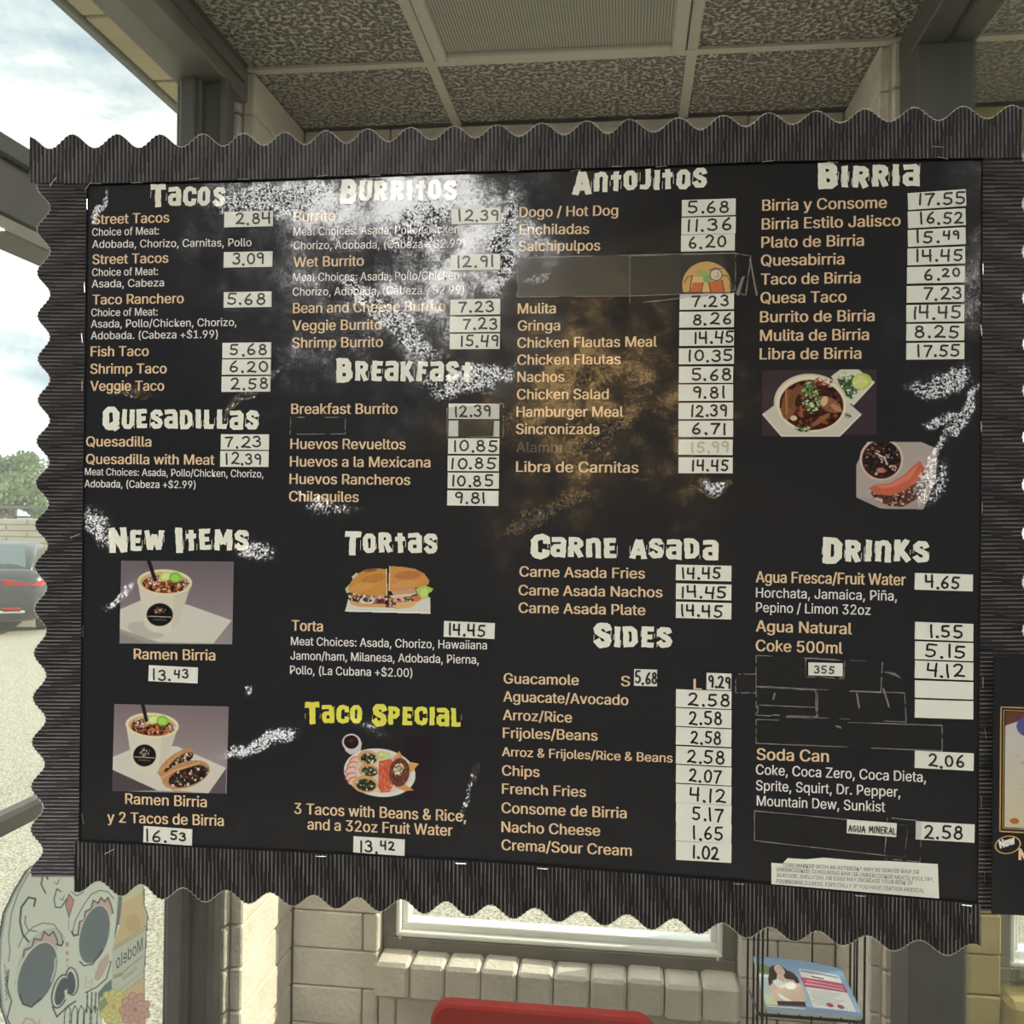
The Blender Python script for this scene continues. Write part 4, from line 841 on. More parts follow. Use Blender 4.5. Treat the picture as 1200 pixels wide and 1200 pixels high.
# consome and taco
p = Pic(1002, 517, 1098, 598, 1.3, alpha=True)
p.poly([(1016, 518), (1080, 518), (1098, 526), (1097, 562), (1082, 597), (1032, 596), (1003.5, 583), (1003.5, 545)], (176, 166, 158)); p.poly([(1003.5, 583), (1032, 596), (1082, 597), (1090, 580), (1040, 584)], (160, 150, 144), a=.5)
p.C[(p.Y < 518.3)] = p.C[(p.Y < 518.3)]
m = p.ell(1033, 538, 25.5, 25, (216, 190, 176), 0); p.ell(1033, 538.5, 23, 22.6, (74, 30, 26)); m = p.ell(1033.4, 538, 21.4, 20.8, (40, 26, 26), 0, 12)
p.specks(m, [(28, 20, 22), (190, 170, 160), (86, 44, 36), (150, 90, 74), (60, 64, 50), (30, 24, 24)], 150, .6, 1.9); p.line([(1026, 531), (1036, 536), (1040, 544)], 1.4, (220, 206, 200)); p.ell(1032, 551, 5, 3, (190, 120, 96)); p.specks(p.em(1046, 548, 5, 3), [(216, 150, 140), (230, 200, 190)], 16, .7, 1.6)
m = p.pm([(1018, 575), (1026, 586), (1042, 593), (1058, 594), (1076, 584), (1088, 566), (1082, 552), (1050, 578)]); p.put(m, (96, 52, 46), 26); p.specks(m, [(220, 206, 200), (56, 34, 34), (150, 80, 66), (40, 28, 28), (214, 180, 170)], 110, .7, 2.2)
p.poly([(1018, 572), (1026, 568), (1044, 566), (1060, 556), (1070, 546), (1078, 540), (1084, 548), (1078, 562), (1062, 574), (1044, 581), (1026, 579)], (206, 100, 72), 10); p.poly([(1026, 569), (1044, 567), (1060, 558), (1070, 549), (1076, 545), (1068, 560), (1050, 570), (1034, 573)], (226, 124, 92), 6)
p.A[(p.Y < 517.8)] = 0
o = bch(p.mesh('food_picture', M_photo, UB)); o['label'] = 'printed cut-out picture of a red taco beside a cup of broth'
# two mugs drawing in the tape
p = Pic(799, 306, 858, 343, 1.6, alpha=True); mm = p.em(828, 334, 28.6, 27.4) & (p.Y < 342.5); p.put(mm, (214, 170, 100), 6)
p.poly([(811, 324), (836, 326), (832, 343), (808, 343)], (224, 190, 120)); p.poly([(812, 331), (824, 331), (822, 343), (808, 343)], (216, 112, 60), 8); p.poly([(830, 330), (846, 328), (849, 343), (833, 343)], (216, 108, 58), 8)
p.line([(811, 323), (808, 343)], 1.1, (60, 50, 40)); p.line([(830, 330), (833, 343)], 1.1, (60, 50, 40)); p.line([(846, 328), (849, 343)], 1.1, (60, 50, 40)); p.line([(824, 331), (822, 343)], 1.1, (80, 66, 50))
p.ell(824, 320, 7, 5, (160, 188, 100), 20, 8); p.ell(829, 327, 5, 4.5, (136, 172, 96), 0, 8); p.ell(839, 322, 7.6, 7, (90, 78, 66)); p.ell(839, 322, 6.4, 6, (214, 210, 180)); p.line(arc(839, 322, 3, 3, -60, 120), .9, (110, 110, 90)); p.line([(831, 317), (838, 314), (846, 315)], .9, (70, 60, 50)); p.line([(846, 323), (852, 323), (856, 330), (855, 337)], 1, (80, 66, 50)); p.line([(812, 324), (806, 324), (802, 331)], 1, (80, 66, 50))
p.A[~mm & (p.A > 0)] = 0
o = bch(p.mesh('mug_drawing', M_photo, lambda x, y: UY(x, y, -.0031))); o['label'] = 'orange half-round drawing of two mugs'

# ------------------------------------------------------------------ corrugated scalloped edging
def lerp_tab(tab, t):
    xs = [a for a, _ in tab]; ys = [b for _, b in tab]; return float(np.interp(t, xs, ys))
def border(name, horizontal, t0, t1, inner, outer, peaks, amp, sign, yb, rib=.0046, slant=0.0, label=None, endcut=None):
    """t = px along the strip; inner/outer = px tables; peaks = px positions of the scallop peaks (amp px towards sign)"""
    pk = np.array(peaks, float); ph = np.arange(len(pk))*2*PI
    def at(t, v): return UY(t, v, 0) if horizontal else UY(v, t, 0)
    L_ = np.linalg.norm(at(t1, lerp_tab(inner, t1))-at(t0, lerp_tab(inner, t0))); n = int(L_/rib*7)
    V = []; F = []; mi = []; rows = 5
    for i in range(n+1):
        t = t0+(t1-t0)*i/n; a = float(np.interp(t, pk, ph)) if pk[0] <= t <= pk[-1] else (ph[0]-(pk[0]-t)/(pk[1]-pk[0])*2*PI if t < pk[0] else ph[-1]+(t-pk[-1])/(pk[-1]-pk[-2])*2*PI)
        vo = lerp_tab(outer, t)+sign*amp*math.cos(a)*(1+.05*math.sin(i*.013)); vi = lerp_tab(inner, t)
        c = math.cos(2*PI*i/7.0); c2 = c if c > 0 else c*.75
        d = .0011*c2
        for k in range(rows):
            f = k/(rows-1); v = vi+(vo-vi)*f; tt = t+slant*(1-f)*(vo-vi)
            q = at(tt, v); V.append((q[0], yb-d-.0012, q[2]))
        # light cut edge
        e1 = at(t, vo+sign*.9); V.append((e1[0], yb-d-.0010, e1[2])); V.append((e1[0], yb+.0009, e1[2]))
    R_ = rows+2
    for i in range(n):
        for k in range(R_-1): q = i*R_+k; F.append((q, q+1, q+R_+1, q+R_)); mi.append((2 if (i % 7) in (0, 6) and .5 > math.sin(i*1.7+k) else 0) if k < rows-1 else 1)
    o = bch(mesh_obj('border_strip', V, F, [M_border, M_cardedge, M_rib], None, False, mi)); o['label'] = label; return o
bT = border('top', True, 38, 1195, [(38, 216), (100, 217), (300, 212), (480, 205), (620, 201), (750, 197), (900, 191), (1060, 188), (1195, 186.5)],
       [(38, 170), (87, 167.5), (190, 167.5), (335, 165), (482, 159.5), (583, 156), (688, 152), (795, 148.5), (900, 142), (1012, 138), (1127, 135), (1195, 133)],
       [36, 87, 140, 190, 240, 287, 335, 383, 432, 482, 533, 583, 635, 688, 737, 795, 847, 900, 956, 1012, 1070, 1127, 1184], 7.6, -1, -.0036, slant=.0, label='top strip of black corrugated scalloped edging')
bL = border('left', False, 196, 1027, [(196, 103), (216, 103), (460, 100), (700, 97), (985, 93.5), (1000, 93), (1027, 91)], [(196, 52.5), (467, 53), (620, 50), (800, 48), (920, 45.5), (971, 44.5), (1027, 44)],
       [219, 269.5, 320, 370.5, 421, 469, 517, 566, 615, 664, 713, 765, 817, 869, 921, 971, 1021, 1071], 7.4, -1, -.0008, label='left strip of black corrugated scalloped edging')
bB = border('bottom', True, 90, 1148, [(90, 985), (95, 985), (350, 997), (580, 1009), (750, 1022), (870, 1032), (1012, 1046), (1148, 1057.5)],
       [(90, 1036), (120, 1038.5), (217, 1046), (318, 1051), (419, 1057), (523, 1062), (628, 1069), (735, 1077), (847, 1087), (959, 1096), (1077, 1107), (1148, 1112)],
       [93, 144, 192, 242, 293, 344, 395, 446, 498, 550, 602, 654, 708, 763, 818, 874, 930, 986, 1045, 1108, 1170], 7.4, 1, -.0034, slant=0, label='bottom strip of black corrugated scalloped edging')
bR = border('right', False, 176, 1067, [(176, 1151), (600, 1149), (800, 1147), (1067, 1145)], [(176, 1204), (1067, 1204)],
       [156, 211, 268, 323, 376.5, 430.5, 484.5, 540, 596.5, 653.5, 710.5, 766, 822, 878, 934, 990, 1046, 1100], 7.4, 1, -.0008, label='right strip of black corrugated scalloped edging')
# staples
for (x, y, a) in [(62,213,-52),(103,218,-55),(112,215,0),(160,214,-3),(227,209.5,-8),(285,210,0),(377,206,-8),(439,205.5,0),(478,203,0),(540,199.5,-3),(601,200,0),(675,199.5,-8),(723,195,-2),(775,195,-5),(900,189,-6),(976,190,4),(1099,172,4),(1105,185,12),
                  (102,239,90),(99,337,88),(96,396,85),(96,452,90),(88,628,-22),(97,740,90),(97,960,80),(128,998,-28),(376,1003.5,2),(540,1012,3),(636,1018,4),(866,1036,3),(1009,1050,3),(1133,1061,6),(1137,1077,88),
                  (1152,315,90),(1150,387,84),(1151,595,90),(1150,500,88),(1152,800,90),(1155,860,80),(1150,940,90),(1154,1028,88)]:
    A = math.radians(a); s5 = 6; ys_ = -.0038 if abs(a) > 70 and x != 1137 else -.0066; q = [UY(x-s5*math.cos(A), y-s5*math.sin(A), ys_), UY(x+s5*math.cos(A), y+s5*math.sin(A), ys_)]
    m = MB(); u, v = q[0], q[1]; m.tube([u+np.array([0, .0014, 0]), u, v, v+np.array([0, .0014, 0])], .00042, 5); bch(m.build('staple', M_staple))

# ------------------------------------------------------------------ second poster at the right edge
ps = tag(empty('menu_poster', (.50, -.012, 1.21)), 'black menu poster edge with a gold framed photo, overlapping the board at the right', 'poster')
def pch(o): return child_abs(o, ps)
P0, P1 = UY(1165, 770, -.012), UY(1167, 1071, -.012)
pch(recalc(box('poster_sheet', (P0[0], P0[0]+.30, -.012, -.0100, P1[2], P0[2]), M_sheet)))
M_gold = mat('gold_print', lc(206, 172, 108), .4, .2)
f0, f1 = UY(1172.5, 828, -.013), UY(1173, 975, -.013)
m = MB(); x0, z1, z0 = f0[0], f0[2], f1[2]; x1 = x0+.2
for b_ in ((x0, x1, z1-.0012, z1), (x0, x1, z0, z0+.0012), (x0, x0+.0012, z0, z1), (x0+.0032, x1, z1-.0042, z1-.0036), (x0+.0032, x1, z0+.0036, z0+.0042), (x0+.0032, x0+.0038, z0+.004, z1-.004)): m.box(b_[0], b_[1], -.0132, -.0122, b_[2], b_[3])
pch(recalc(m.build('gold_frame', M_gold)))
p = Pic(1177, 833, 1240, 971, .9); g_ = np.clip((p.Y-850)/120, 0, 1)[..., None]; p.C = np.array([196, 196, 190])*(1-g_)+np.array([206, 196, 158])*g_
p.poly([(1177, 833), (1210, 833), (1196, 842), (1177, 850)], (104, 64, 54)); p.ell(1204, 849, 15, 13, (86, 84, 146), -20); p.ell(1222, 846, 14, 16, (120, 116, 168)); p.ell(1188, 963, 5, 3.4, (176, 92, 30)); p.ell(1188, 963, 3, 2, (206, 110, 40)); p.specks(p.pm([(1180, 880), (1240, 880), (1240, 960), (1180, 960)]), [(184, 168, 110), (170, 150, 90)], 14, 1, 2.5)
pch(p.mesh('poster_photo', M_photo, lambda x, y: np.array([x0+.0052+(x-1177)*.00094, -.0126, z1-.0052-(y-833)*(z1-z0-.0104)/138])))
# oval with the word New
c = UY(1181, 990, -.0128); m = MB()
for k in range(36):
    a0, a1 = 2*PI*k/36, 2*PI*(k+1)/36
    def ov(a, r): x_, z_ = r*math.cos(a)*1.0, r*math.sin(a)*.70; t = .30; return (c[0]+x_*math.cos(t)-z_*math.sin(t), -.0129, c[2]+x_*math.sin(t)+z_*math.cos(t))
    m.add([ov(a0, .0122), ov(a1, .0122), ov(a1, .0137), ov(a0, .0137)], [(0, 1, 2, 3)])
pch(m.build('oval_mark', M_gold))
def Up(x, y): return UY(x, y, -.0130)
def loose(o): return pch(o)
t = place_text('New', 1172, 1191, 994, 8.6, M_white, 988, 'lettering', .03, U=Up, parent=1, shear=.2); loose(t); t['label'] = 'white script reading New'
t = place_text('N', 1194, 1203, 1007, 12, M_orange, None, 'lettering', .03, U=Up, parent=1); loose(t)

# ------------------------------------------------------------------ skull decal on the side glass
XD = -.972
M_decal = bpy.data.materials.new('window_decal_film'); M_decal.use_nodes = True; t_ = M_decal.node_tree; t_.nodes.clear(); n_ = t_.nodes.new
o_ = n_('ShaderNodeOutputMaterial'); df = n_('ShaderNodeBsdfDiffuse'); tl = n_('ShaderNodeBsdfTranslucent'); mx = n_('ShaderNodeMixShader'); at = n_('ShaderNodeAttribute'); at.attribute_name = 'ink'
mx.inputs[0].default_value = .72
for s_ in (df, tl): t_.links.new(at.outputs['Color'], s_.inputs[0])
t_.links.new(df.outputs[0], mx.inputs[1]); t_.links.new(tl.outputs[0], mx.inputs[2]); t_.links.new(mx.outputs[0], o_.inputs[0])
dk = tag(empty('window_decal', (XD, .4, .5)), 'sugar skull and beer bottle decal on the side glass, seen from behind', 'decal')
def z6(x, y): return (x/6.0, 1020+y/6.0)
p = Pic(-40, 1000, 176, 1290, .95, ss=3, alpha=True)
WH, GY, DK, PKc, BL = (222, 224, 212), (122, 132, 138), (70, 84, 92), (218, 178, 170), (128, 136, 140)
Z = lambda pts: [z6(*q) for q in pts]
face = Z([(200,0),(110,150),(40,300),(10,480),(0,700),(20,960),(60,1080),(40,1300),(120,1560),(600,1560),(760,1250),(700,1000),(760,860),(790,760),(800,520),(840,260),(880,150),(860,-60),(420,-160)])
p.poly([(a-3.5, b) for a, b in face], DK); p.poly([(a-1.5, b) for a, b in face], (170, 178, 178)); p.poly([(a+1, b) for a, b in face], WH)
p.line(Z([(210,10),(130,150),(80,300),(60,470),(70,560),(60,640)]), 1.3, GY)
p.line(Z([(60,700),(50,820),(80,920),(50,1040),(90,1120)]), 1.6, DK)
for k in range(5): p.line(Z([(30+k*2,660+k*45),(48+k*3,720+k*42),(36,780+k*34)]), .8, DK)
def leafy(pts, w, col): p.line(Z(pts), w, col)
# brow frills
p.poly(Z([(100,820),(130,640),(170,540),(240,460),(300,420),(380,400),(430,430),(460,480),(400,540),(330,500),(200,600),(130,800)]), (200, 204, 192))
p.line(Z([(130,540),(160,470),(230,400),(300,370),(380,380),(430,450),(440,500)]), 1.0, DK); p.line(Z([(510,440),(530,350),(590,240),(640,170),(700,140),(760,150),(800,200)]), 1.0, DK)
zigL = [(110,790),(135,700),(160,660),(170,560),(225,540),(240,480),(290,490),(310,430),(345,460),(375,430),(400,480),(405,520)]
zigR = [(548,440),(560,360),(590,350),(600,290),(640,270),(655,210),(690,230),(710,190),(735,220),(760,190),(780,240),(795,300)]
p.poly(Z(zigL+[(395,620),(250,520),(150,700),(130,800)]), PKc); p.line(Z(zigL), 1.5, DK); p.poly(Z(zigR+[(770,330),(700,250),(600,330),(560,450)]), PKc); p.line(Z(zigR), 1.5, DK)
p.ell(*z6(262, 732), 23.0/1.0, 40.0/1.0, WH, 20); p.ell(*z6(262, 730), 20.5, 38.5, GY, 20); p.line(Z([(140,880),(160,940),(220,960),(290,900)]), 2.0, DK)
p.ell(*z6(664, 455), 18.0, 36.0, WH, 14); p.ell(*z6(664, 452), 16.6, 34.5, GY, 14); p.line(Z([(560,640),(590,670),(650,660),(720,560)]), 1.6, DK); p.line(Z([(390,620),(385,700),(360,780)]), 1.6, WH)
# nose
p.ell(*z6(425, 850), 9.8, 21, DK, 16); p.ell(*z6(505, 780), 8.2, 17, DK, -4); p.ell(*z6(425, 850), 8.0, 19, WH, 16); p.ell(*z6(505, 780), 6.4, 15.4, WH, -4); p.ell(*z6(430, 850), 6.4, 17, (92, 104, 112), 16); p.ell(*z6(500, 790), 5.2, 13.2, (92, 104, 112), -4); p.line(Z([(462,850),(470,900),(500,930)]), 3.4, WH); p.line(Z([(370,960),(400,1030),(470,960),(530,920)]), 1.8, DK)
# forehead scrolls
for pts, w_ in (([(240,250),(250,200),(200,190),(150,260),(140,360),(160,450),(200,500)], 2.2), ([(180,320),(175,370),(200,420),(260,430)], 1.2), ([(430,150),(400,130),(380,200),(390,260),(430,260),(470,200)], 1.4), ([(420,200),(440,210),(450,180)], .9), ([(300,40),(290,100),(320,160)], 1.8), ([(500,150),(540,180),(590,150)], 1.0), ([(380,80),(400,100),(420,60)], .9), ([(330,50),(335,60)], 2.2)):
    p.line(Z(pts), w_, DK)
p.poly(Z([(460,240),(485,165),(520,210),(485,330)]), (206, 150, 142)); p.line(Z([(460,240),(485,165),(520,210),(485,330),(460,240)]), .9, DK); p.line(Z([(485,330),(480,420)]), .7, GY)
for cy_, r_ in ((520, 2.2), (580, 1.8), (630, 1.4), (672, 1.0)): p.ell(*z6(472, cy_), r_, r_*1.5, (212, 160, 150))
p.line(Z([(400,520),(430,530),(445,500)]), 2.0, DK); p.line(Z([(505,430),(520,460),(550,450)]), 2.2, DK)
# cheek swirl, hair, lettering swashes
p.poly(Z([(660,760),(700,640),(760,580),(770,640),(720,740),(690,780)]), (206, 182, 172)); p.line(Z([(610,740),(600,820),(640,830),(650,770),(620,790)]), .9, PKc); p.line(Z([(660,700),(700,740),(720,660),(750,600)]), .9, PKc)
p.line(Z([(600,860),(680,820),(750,760),(780,640)]), 1.4, DK); p.poly(Z([(690,860),(740,800),(790,760),(790,850),(740,930),(690,960)]), (120, 138, 140)); p.poly(Z([(830,180),(862,150),(850,320),(800,500),(820,330)]), BL)
for k, x_ in enumerate((450, 500, 545, 590, 640)): p.line(Z([(x_,1100),(x_+5,1000),(x_+25,950),(x_+45,980),(x_+40,1090)]), 1.2, DK)
for x_ in (610, 640, 668): p.line(Z([(x_,1000),(x_+6,860)]), 1.6, DK)
p.line(Z([(160,1080),(180,1040),(230,1050),(250,1090)]), 2.4, PKc); p.line(Z([(270,1090),(280,1050)]), 1.6, PKc)
# bottle
p.poly(Z([(862,150),(1010,90),(1015,240),(1035,320),(1030,420),(1015,860),(1010,1300),(790,1400),(785,560),(830,420),(850,300)]), (206, 208, 194)); 
p.poly(Z([(856,230),(1005,140),(1015,240),(1028,400),(800,560),(815,480),(845,380)]), (220, 194, 152), 3); p.ell(*z6(935, 370), 9, 11, (214, 184, 138)); p.line(Z([(800,560),(1030,410)]), .8, (150, 140, 120)); p.line(Z([(802,540),(1030,388)]), .6, (150, 140, 120))
p.poly(Z([(862,150),(1008,120),(1008,150),(858,232)]), (216, 212, 176)); p.line(Z([(1010,90),(1014,240),(1038,320),(1030,430),(1016,700),(1014,900)]), 1.3, (112, 124, 134)); 
p.poly(Z([(860,860),(1015,730),(1012,1100),(900,1100)]), (220, 194, 156)); p.line(Z([(800,740),(860,720),(930,660),(1005,600)]), 1.5, (176, 166, 130)); p.line(Z([(800,755),(860,732)]), 2.4, (176, 166, 130)); p.line(Z([(830,850),(1010,710)]), .6, (150, 150, 136)); p.line(Z([(840,880),(1010,750)]), .6, (150, 150, 136))
# flowers
for cx_, cy_, c0, c1, nn in ((800, 960, (226, 216, 146), (200, 186, 106), 12), (950, 980, (216, 170, 160), (190, 138, 130), 9)):
    for ring, rr in ((1.0, 17), (.66, 11), (.33, 6)):
        for k in range(nn):
            a = 2*PI*k/nn+ring; q = z6(cx_+rr*6*.68*math.cos(a), cy_+rr*6*.8*math.sin(a)); p.ell(q[0], q[1], 5.4*ring+2.2, 4.4*ring+1.6, c1, math.degrees(a)); p.ell(q[0]+.2, q[1], 4.6*ring+1.8, 3.6*ring+1.3, c0, math.degrees(a))
    p.ell(*z6(cx_, cy_), 2.5, 2.5, c1)
p.poly(Z([(690,930),(740,890),(760,940),(700,1000)]), (150, 168, 130))
UD = lambda x, y: UX(x, y, XD)
o = child_abs(p.mesh('decal_print', M_decal, UD), dk)
M_dtext = mat('decal_ink', lc(70, 74, 72), .8)
UD2 = lambda x, y: UX(x, y, XD+.0012)
def mirrored(s, xL, yL, xR, yR, cap, name, off=0.0, shear=0.0, label=None):
    """text running from the far end (xR) towards the near end (xL), so that it reads backwards from inside"""
    me, co = text_mesh(s, off, shear); A = UD2(xR, yR); B = UD2(xL, yL); C_ = UD2(xR, yR-cap); ex = B-A; wd_ = np.linalg.norm(ex); ex /= wd_; up = np.array([0, 0, 1.0]); h = C_[2]-A[2]
    mn, mxx = co[:, 0].min(), co[:, 0].max(); P = A[None, :]+((co[:, 0]-mn)*wd_/(mxx-mn))[:, None]*ex+(co[:, 1]*h/CAPH)[:, None]*up
    me.vertices.foreach_set('co', P.ravel()); me.materials.clear(); me.materials.append(M_dtext); me.update(); o = bpy.data.objects.new(name, me); COL.objects.link(o); o['label'] = label; return child_abs(o, dk)
mirrored('Modelo', 136, 1136, 167.5, 1113, 15, 'decal_lettering', .0, .1, 'dark lettering reading Modelo, seen reversed')
mirrored('Especial', 143, 1150, 160, 1137, 6, 'decal_lettering', -.01, .4, 'small script reading Especial, seen reversed')

# ------------------------------------------------------------------ wire rack with a magazine
M_wire = mat('black_wire', lc(22, 22, 24), .4, .5)
rk = tag(empty('magazine_rack', (.35, .78, 0)), 'black wire magazine rack standing in the vestibule', 'rack')
def kch(o): return child_abs(o, rk)
def wire(name, pts, r=.0022): m = MB(); m.tube(pts, r, 6); return kch(m.build(name, M_wire))
xs_b = [UY(x, 1150, .86)[0] for x in (899, 951.5, 1001)]
for x in xs_b: wire('back_wire', [(x, .86, .0), (x, .86, 1.25)], .0018)
for px_ in (888, 893.5): x = UY(px_, 1150, .70)[0]; wire('side_wire', [(x, .70, 0), (x, .70, 1.25)], .0022)
for px_, yy in ((996, .84), (1013, .70), (1004, .86), (883, .86), (876, .86)): x = UY(px_, 1150, yy)[0]; wire('side_wire', [(x, yy, 0), (x, yy, 1.25)], .0022)
xa, xb = UY(890, 1150, .70)[0], UY(1013, 1150, .70)[0]
for z in (UY(892, 1189, .70)[2]+.0, .30, .05):
    wire('front_bar', [(xa, .70, z), (xb, .70, z)], .0030); wire('side_bar', [(xa, .70, z), (xa, .86, z-.03)], .0022); wire('side_bar', [(xb, .70, z), (xb, .86, z-.03)], .0022)
    for x in np.linspace(xa, xb, 6)[1:-1]: wire('shelf_wire', [(x, .70, z), (x, .86, z-.03)], .0018)
wire('hook_end', [UY(890, 1187, .70), UY(887, 1190, .69), UY(887, 1196, .69)], .0025); wire('top_bar', [(xa, .86, 1.25), (xb, .86, 1.25)], .003)
mg = tag(empty('magazine', tuple(UY(945, 1160, .76))), 'blue magazine showing a woman in a white bikini top, in the wire rack', 'magazine')
tl_, tr_, br_, bl_ = UY(883, 1122, .82), UY(986, 1137, .82), UY(1011, 1193, .715), UY(899, 1184, .715)
def UM(x, y, lift=0.0):
    u, v = (x-100)/800.0, (y-160)/520.0; q = (1-u)*(1-v)*tl_+u*(1-v)*tr_+u*v*br_+(1-u)*v*bl_; n = np.cross(br_-tl_, bl_-tr_); n = n/np.linalg.norm(n); n = n if n[2] > 0 else -n; return q+n*(lift+.006*math.sin(PI*min(max(u, 0), 1))*(1-v*.5))
# cover painted in unit coordinates 100..900 x 160..680 of a closer look, un-skewed
M_cover = bpy.data.materials.new('glossy_magazine_cover'); M_cover.use_nodes = True; t_ = M_cover.node_tree; at = t_.nodes.new('ShaderNodeAttribute'); at.attribute_name = 'ink'; t_.links.new(at.outputs['Color'], t_.nodes['Principled BSDF'].inputs['Base Color']); t_.nodes['Principled BSDF'].inputs['Roughness'].default_value = .3
p = Pic(100, 160, 900, 680, .26, ss=3); g_ = np.clip((p.Y-160)/520, 0, 1)[..., None]; p.C = np.array([108, 150, 200])*(1-g_)+np.array([150, 190, 214])*g_
p.poly([(100, 330), (440, 330), (440, 640), (100, 640)], (176, 206, 206)); p.poly([(100, 560), (440, 540), (440, 650), (100, 650)], (206, 214, 160)); p.ell(160, 290, 80, 50, (110, 140, 60), 10, 22); p.poly([(100, 345), (260, 350), (260, 372), (100, 366)], (230, 238, 240))
p.poly([(480, 250), (840, 250), (860, 640), (500, 640)], (222, 220, 216)); p.poly([(470, 340), (850, 340), (860, 440), (480, 440)], (204, 60, 100)); p.poly([(480, 250), (840, 250), (840, 300), (480, 290)], (186, 196, 220))
hair = (66, 36, 32); p.ell(290, 330, 92, 92, hair, 20); p.ell(230, 400, 55, 110, hair, 15); p.ell(400, 350, 40, 70, hair, -30)
sk = (224, 184, 160); p.ell(300, 290, 44, 54, sk, -14); p.poly([(270, 330), (320, 330), (335, 390), (255, 390)], sk); p.poly([(210, 400), (290, 370), (400, 380), (440, 470), (400, 600), (230, 600), (190, 500)], sk, 4); p.poly([(160, 470), (210, 420), (240, 480), (200, 560), (280, 600), (180, 600)], sk); p.poly([(400, 400), (460, 430), (460, 560), (420, 600), (410, 500)], sk)
p.ell(262, 430, 48, 40, (244, 242, 238), 20); p.ell(356, 440, 52, 38, (244, 242, 238), -12); p.line([(310, 436), (330, 380)], 8, (240, 238, 232)); p.line([(250, 400), (270, 350)], 7, (240, 238, 232)); p.poly([(225, 520), (330, 590), (300, 620), (230, 560)], (240, 238, 232)); p.poly([(200, 600), (440, 590), (440, 650), (200, 640)], (70, 34, 30))
p.line([(286, 268), (300, 264)], 6, (60, 40, 40)); p.line([(316, 276), (330, 278)], 6, (60, 40, 40)); p.line([(296, 312), (316, 318)], 6, (190, 90, 84))
for k in range(9): yy = 464+k*18; p.line([(500+(k % 3)*12, yy), (790-(k % 4)*30, yy+3)], 5, (150, 150, 150))
p.line([(500, 272), (820, 280)], 12, (140, 90, 110)); p.line([(520, 372), (830, 380)], 10, (232, 150, 170)); p.line([(500, 406), (830, 414)], 12, (236, 170, 186)); p.ell(650, 600, 30, 22, (176, 60, 70)); p.ell(740, 604, 30, 22, (176, 60, 70)); p.line([(580, 320), (680, 324)], 14, (50, 50, 56)); p.poly([(100, 640), (900, 640), (900, 680), (100, 680)], (116, 146, 200)); p.line([(110, 652), (420, 660)], 8, (226, 226, 226))
o = child_abs(p.mesh('cover', M_cover, lambda x, y: UM(x, y, .0035), sat=.7), mg)
m = MB(); K = 14
for i in range(K):
    a, b_ = 100+800*i/K, 100+800*(i+1)/K
    q = [UM(a, 160, .003), UM(b_, 160, .003), UM(b_, 680, .003), UM(a, 680, .003)]; w_ = [v+np.array([0, 0, -.008]) for v in q]; m.add(q+w_, [(0, 1, 2, 3), (7, 6, 5, 4), (0, 4, 5, 1), (3, 2, 6, 7)]+([(0, 3, 7, 4)] if i == 0 else [])+([(1, 5, 6, 2)] if i == K-1 else []))
child_abs(m.build('pages', mat('magazine_pages', lc(206, 214, 222), .6)), mg)
def UM3(x, y): return UM(x, y, .0042)
for s, a, b, c, cap, mt_ in (('Smartwatch', 400, 800, 240, 44, mat('cover_title_ink', lc(150, 96, 116), .4)),):
    me, co = text_mesh(s, .02); mn, mxx = co[:, 0].min(), co[:, 0].max()
    P = np.array([UM3(a+(q[0]-mn)/(mxx-mn)*(b-a), c-q[1]/CAPH*cap) for q in co]); me.vertices.foreach_set('co', P.ravel()); me.materials.clear(); me.materials.append(mt_); me.update()
    if s == 'Smartwatch': bpy.data.meshes.remove(me)   # the title is not legible in the photograph; only its smudge is painted

# ------------------------------------------------------------------ red chair in front of the sill
M_red = mat('red_plastic', lc(148, 14, 8), .7, spec=.25)
ch = tag(empty('red_chair', (-.128, .55, 0)), 'red moulded chair, its rounded backrest showing below the board', 'chair')
def rc(o): return child_abs(o, ch)
def rounded(x0, x1, z0, z1, r, n=8):
    P = []
    for cx_, cz_, a0 in ((x1-r, z1-r, 0), (x0+r, z1-r, 90), (x0+r, z0+r, 180), (x1-r, z0+r, 270)):
        for k in range(n+1): a = math.radians(a0+90*k/n); P.append((cx_+r*math.cos(a), cz_+r*math.sin(a)))
    return P
q = rounded(-.310, .054, .50, .703, .03); n = len(q); m = MB()
m.add([(a, .438, b) for a, b in q]+[(a, .46, b) for a, b in q]+[(a*.975-.003, .434, (b-.6)*.96+.6) for a, b in q], [tuple(range(2*n, 3*n))[::-1], tuple(range(n, 2*n))]+[(i, (i+1) % n, n+(i+1) % n, n+i) for i in range(n)]+[(2*n+i, 2*n+(i+1) % n, (i+1) % n, i) for i in range(n)])
rc(recalc(m.build('backrest', M_red)))
rc(box('seat', (-.32, .064, .45, .86, .395, .43), M_red, None, .012))
for sx in (-.29, .034):
    m = MB(); m.tube([(sx, .449, .69 if 0 else .62), (sx, .47, .42)], .011); rc(m.build('back_post', M_wire))
    for sy in (.49, .82): m = MB(); m.tube([(sx, sy, .40), (sx, sy, .0)], .011); rc(m.build('leg', M_wire))

# ------------------------------------------------------------------ outside: car, pale wall with rail, trees
M_paint = mat('dark_grey_car_paint', lc(72, 75, 80), .3, .3); M_cglass = mat('car_glass', lc(90, 104, 112), .1, .2); M_tail = mat('red_tail_light', lc(170, 40, 42), .25); M_chrome = mat('chrome', lc(230, 230, 226), .15, 1.0); M_tyre = mat('tyre_rubber', lc(40, 40, 42), .8)
car = tag(empty('car', (0, 0, 0)), 'dark grey sedan parked outside, seen from the rear past the board', 'car')
def cc_(o): o.parent = car; return o
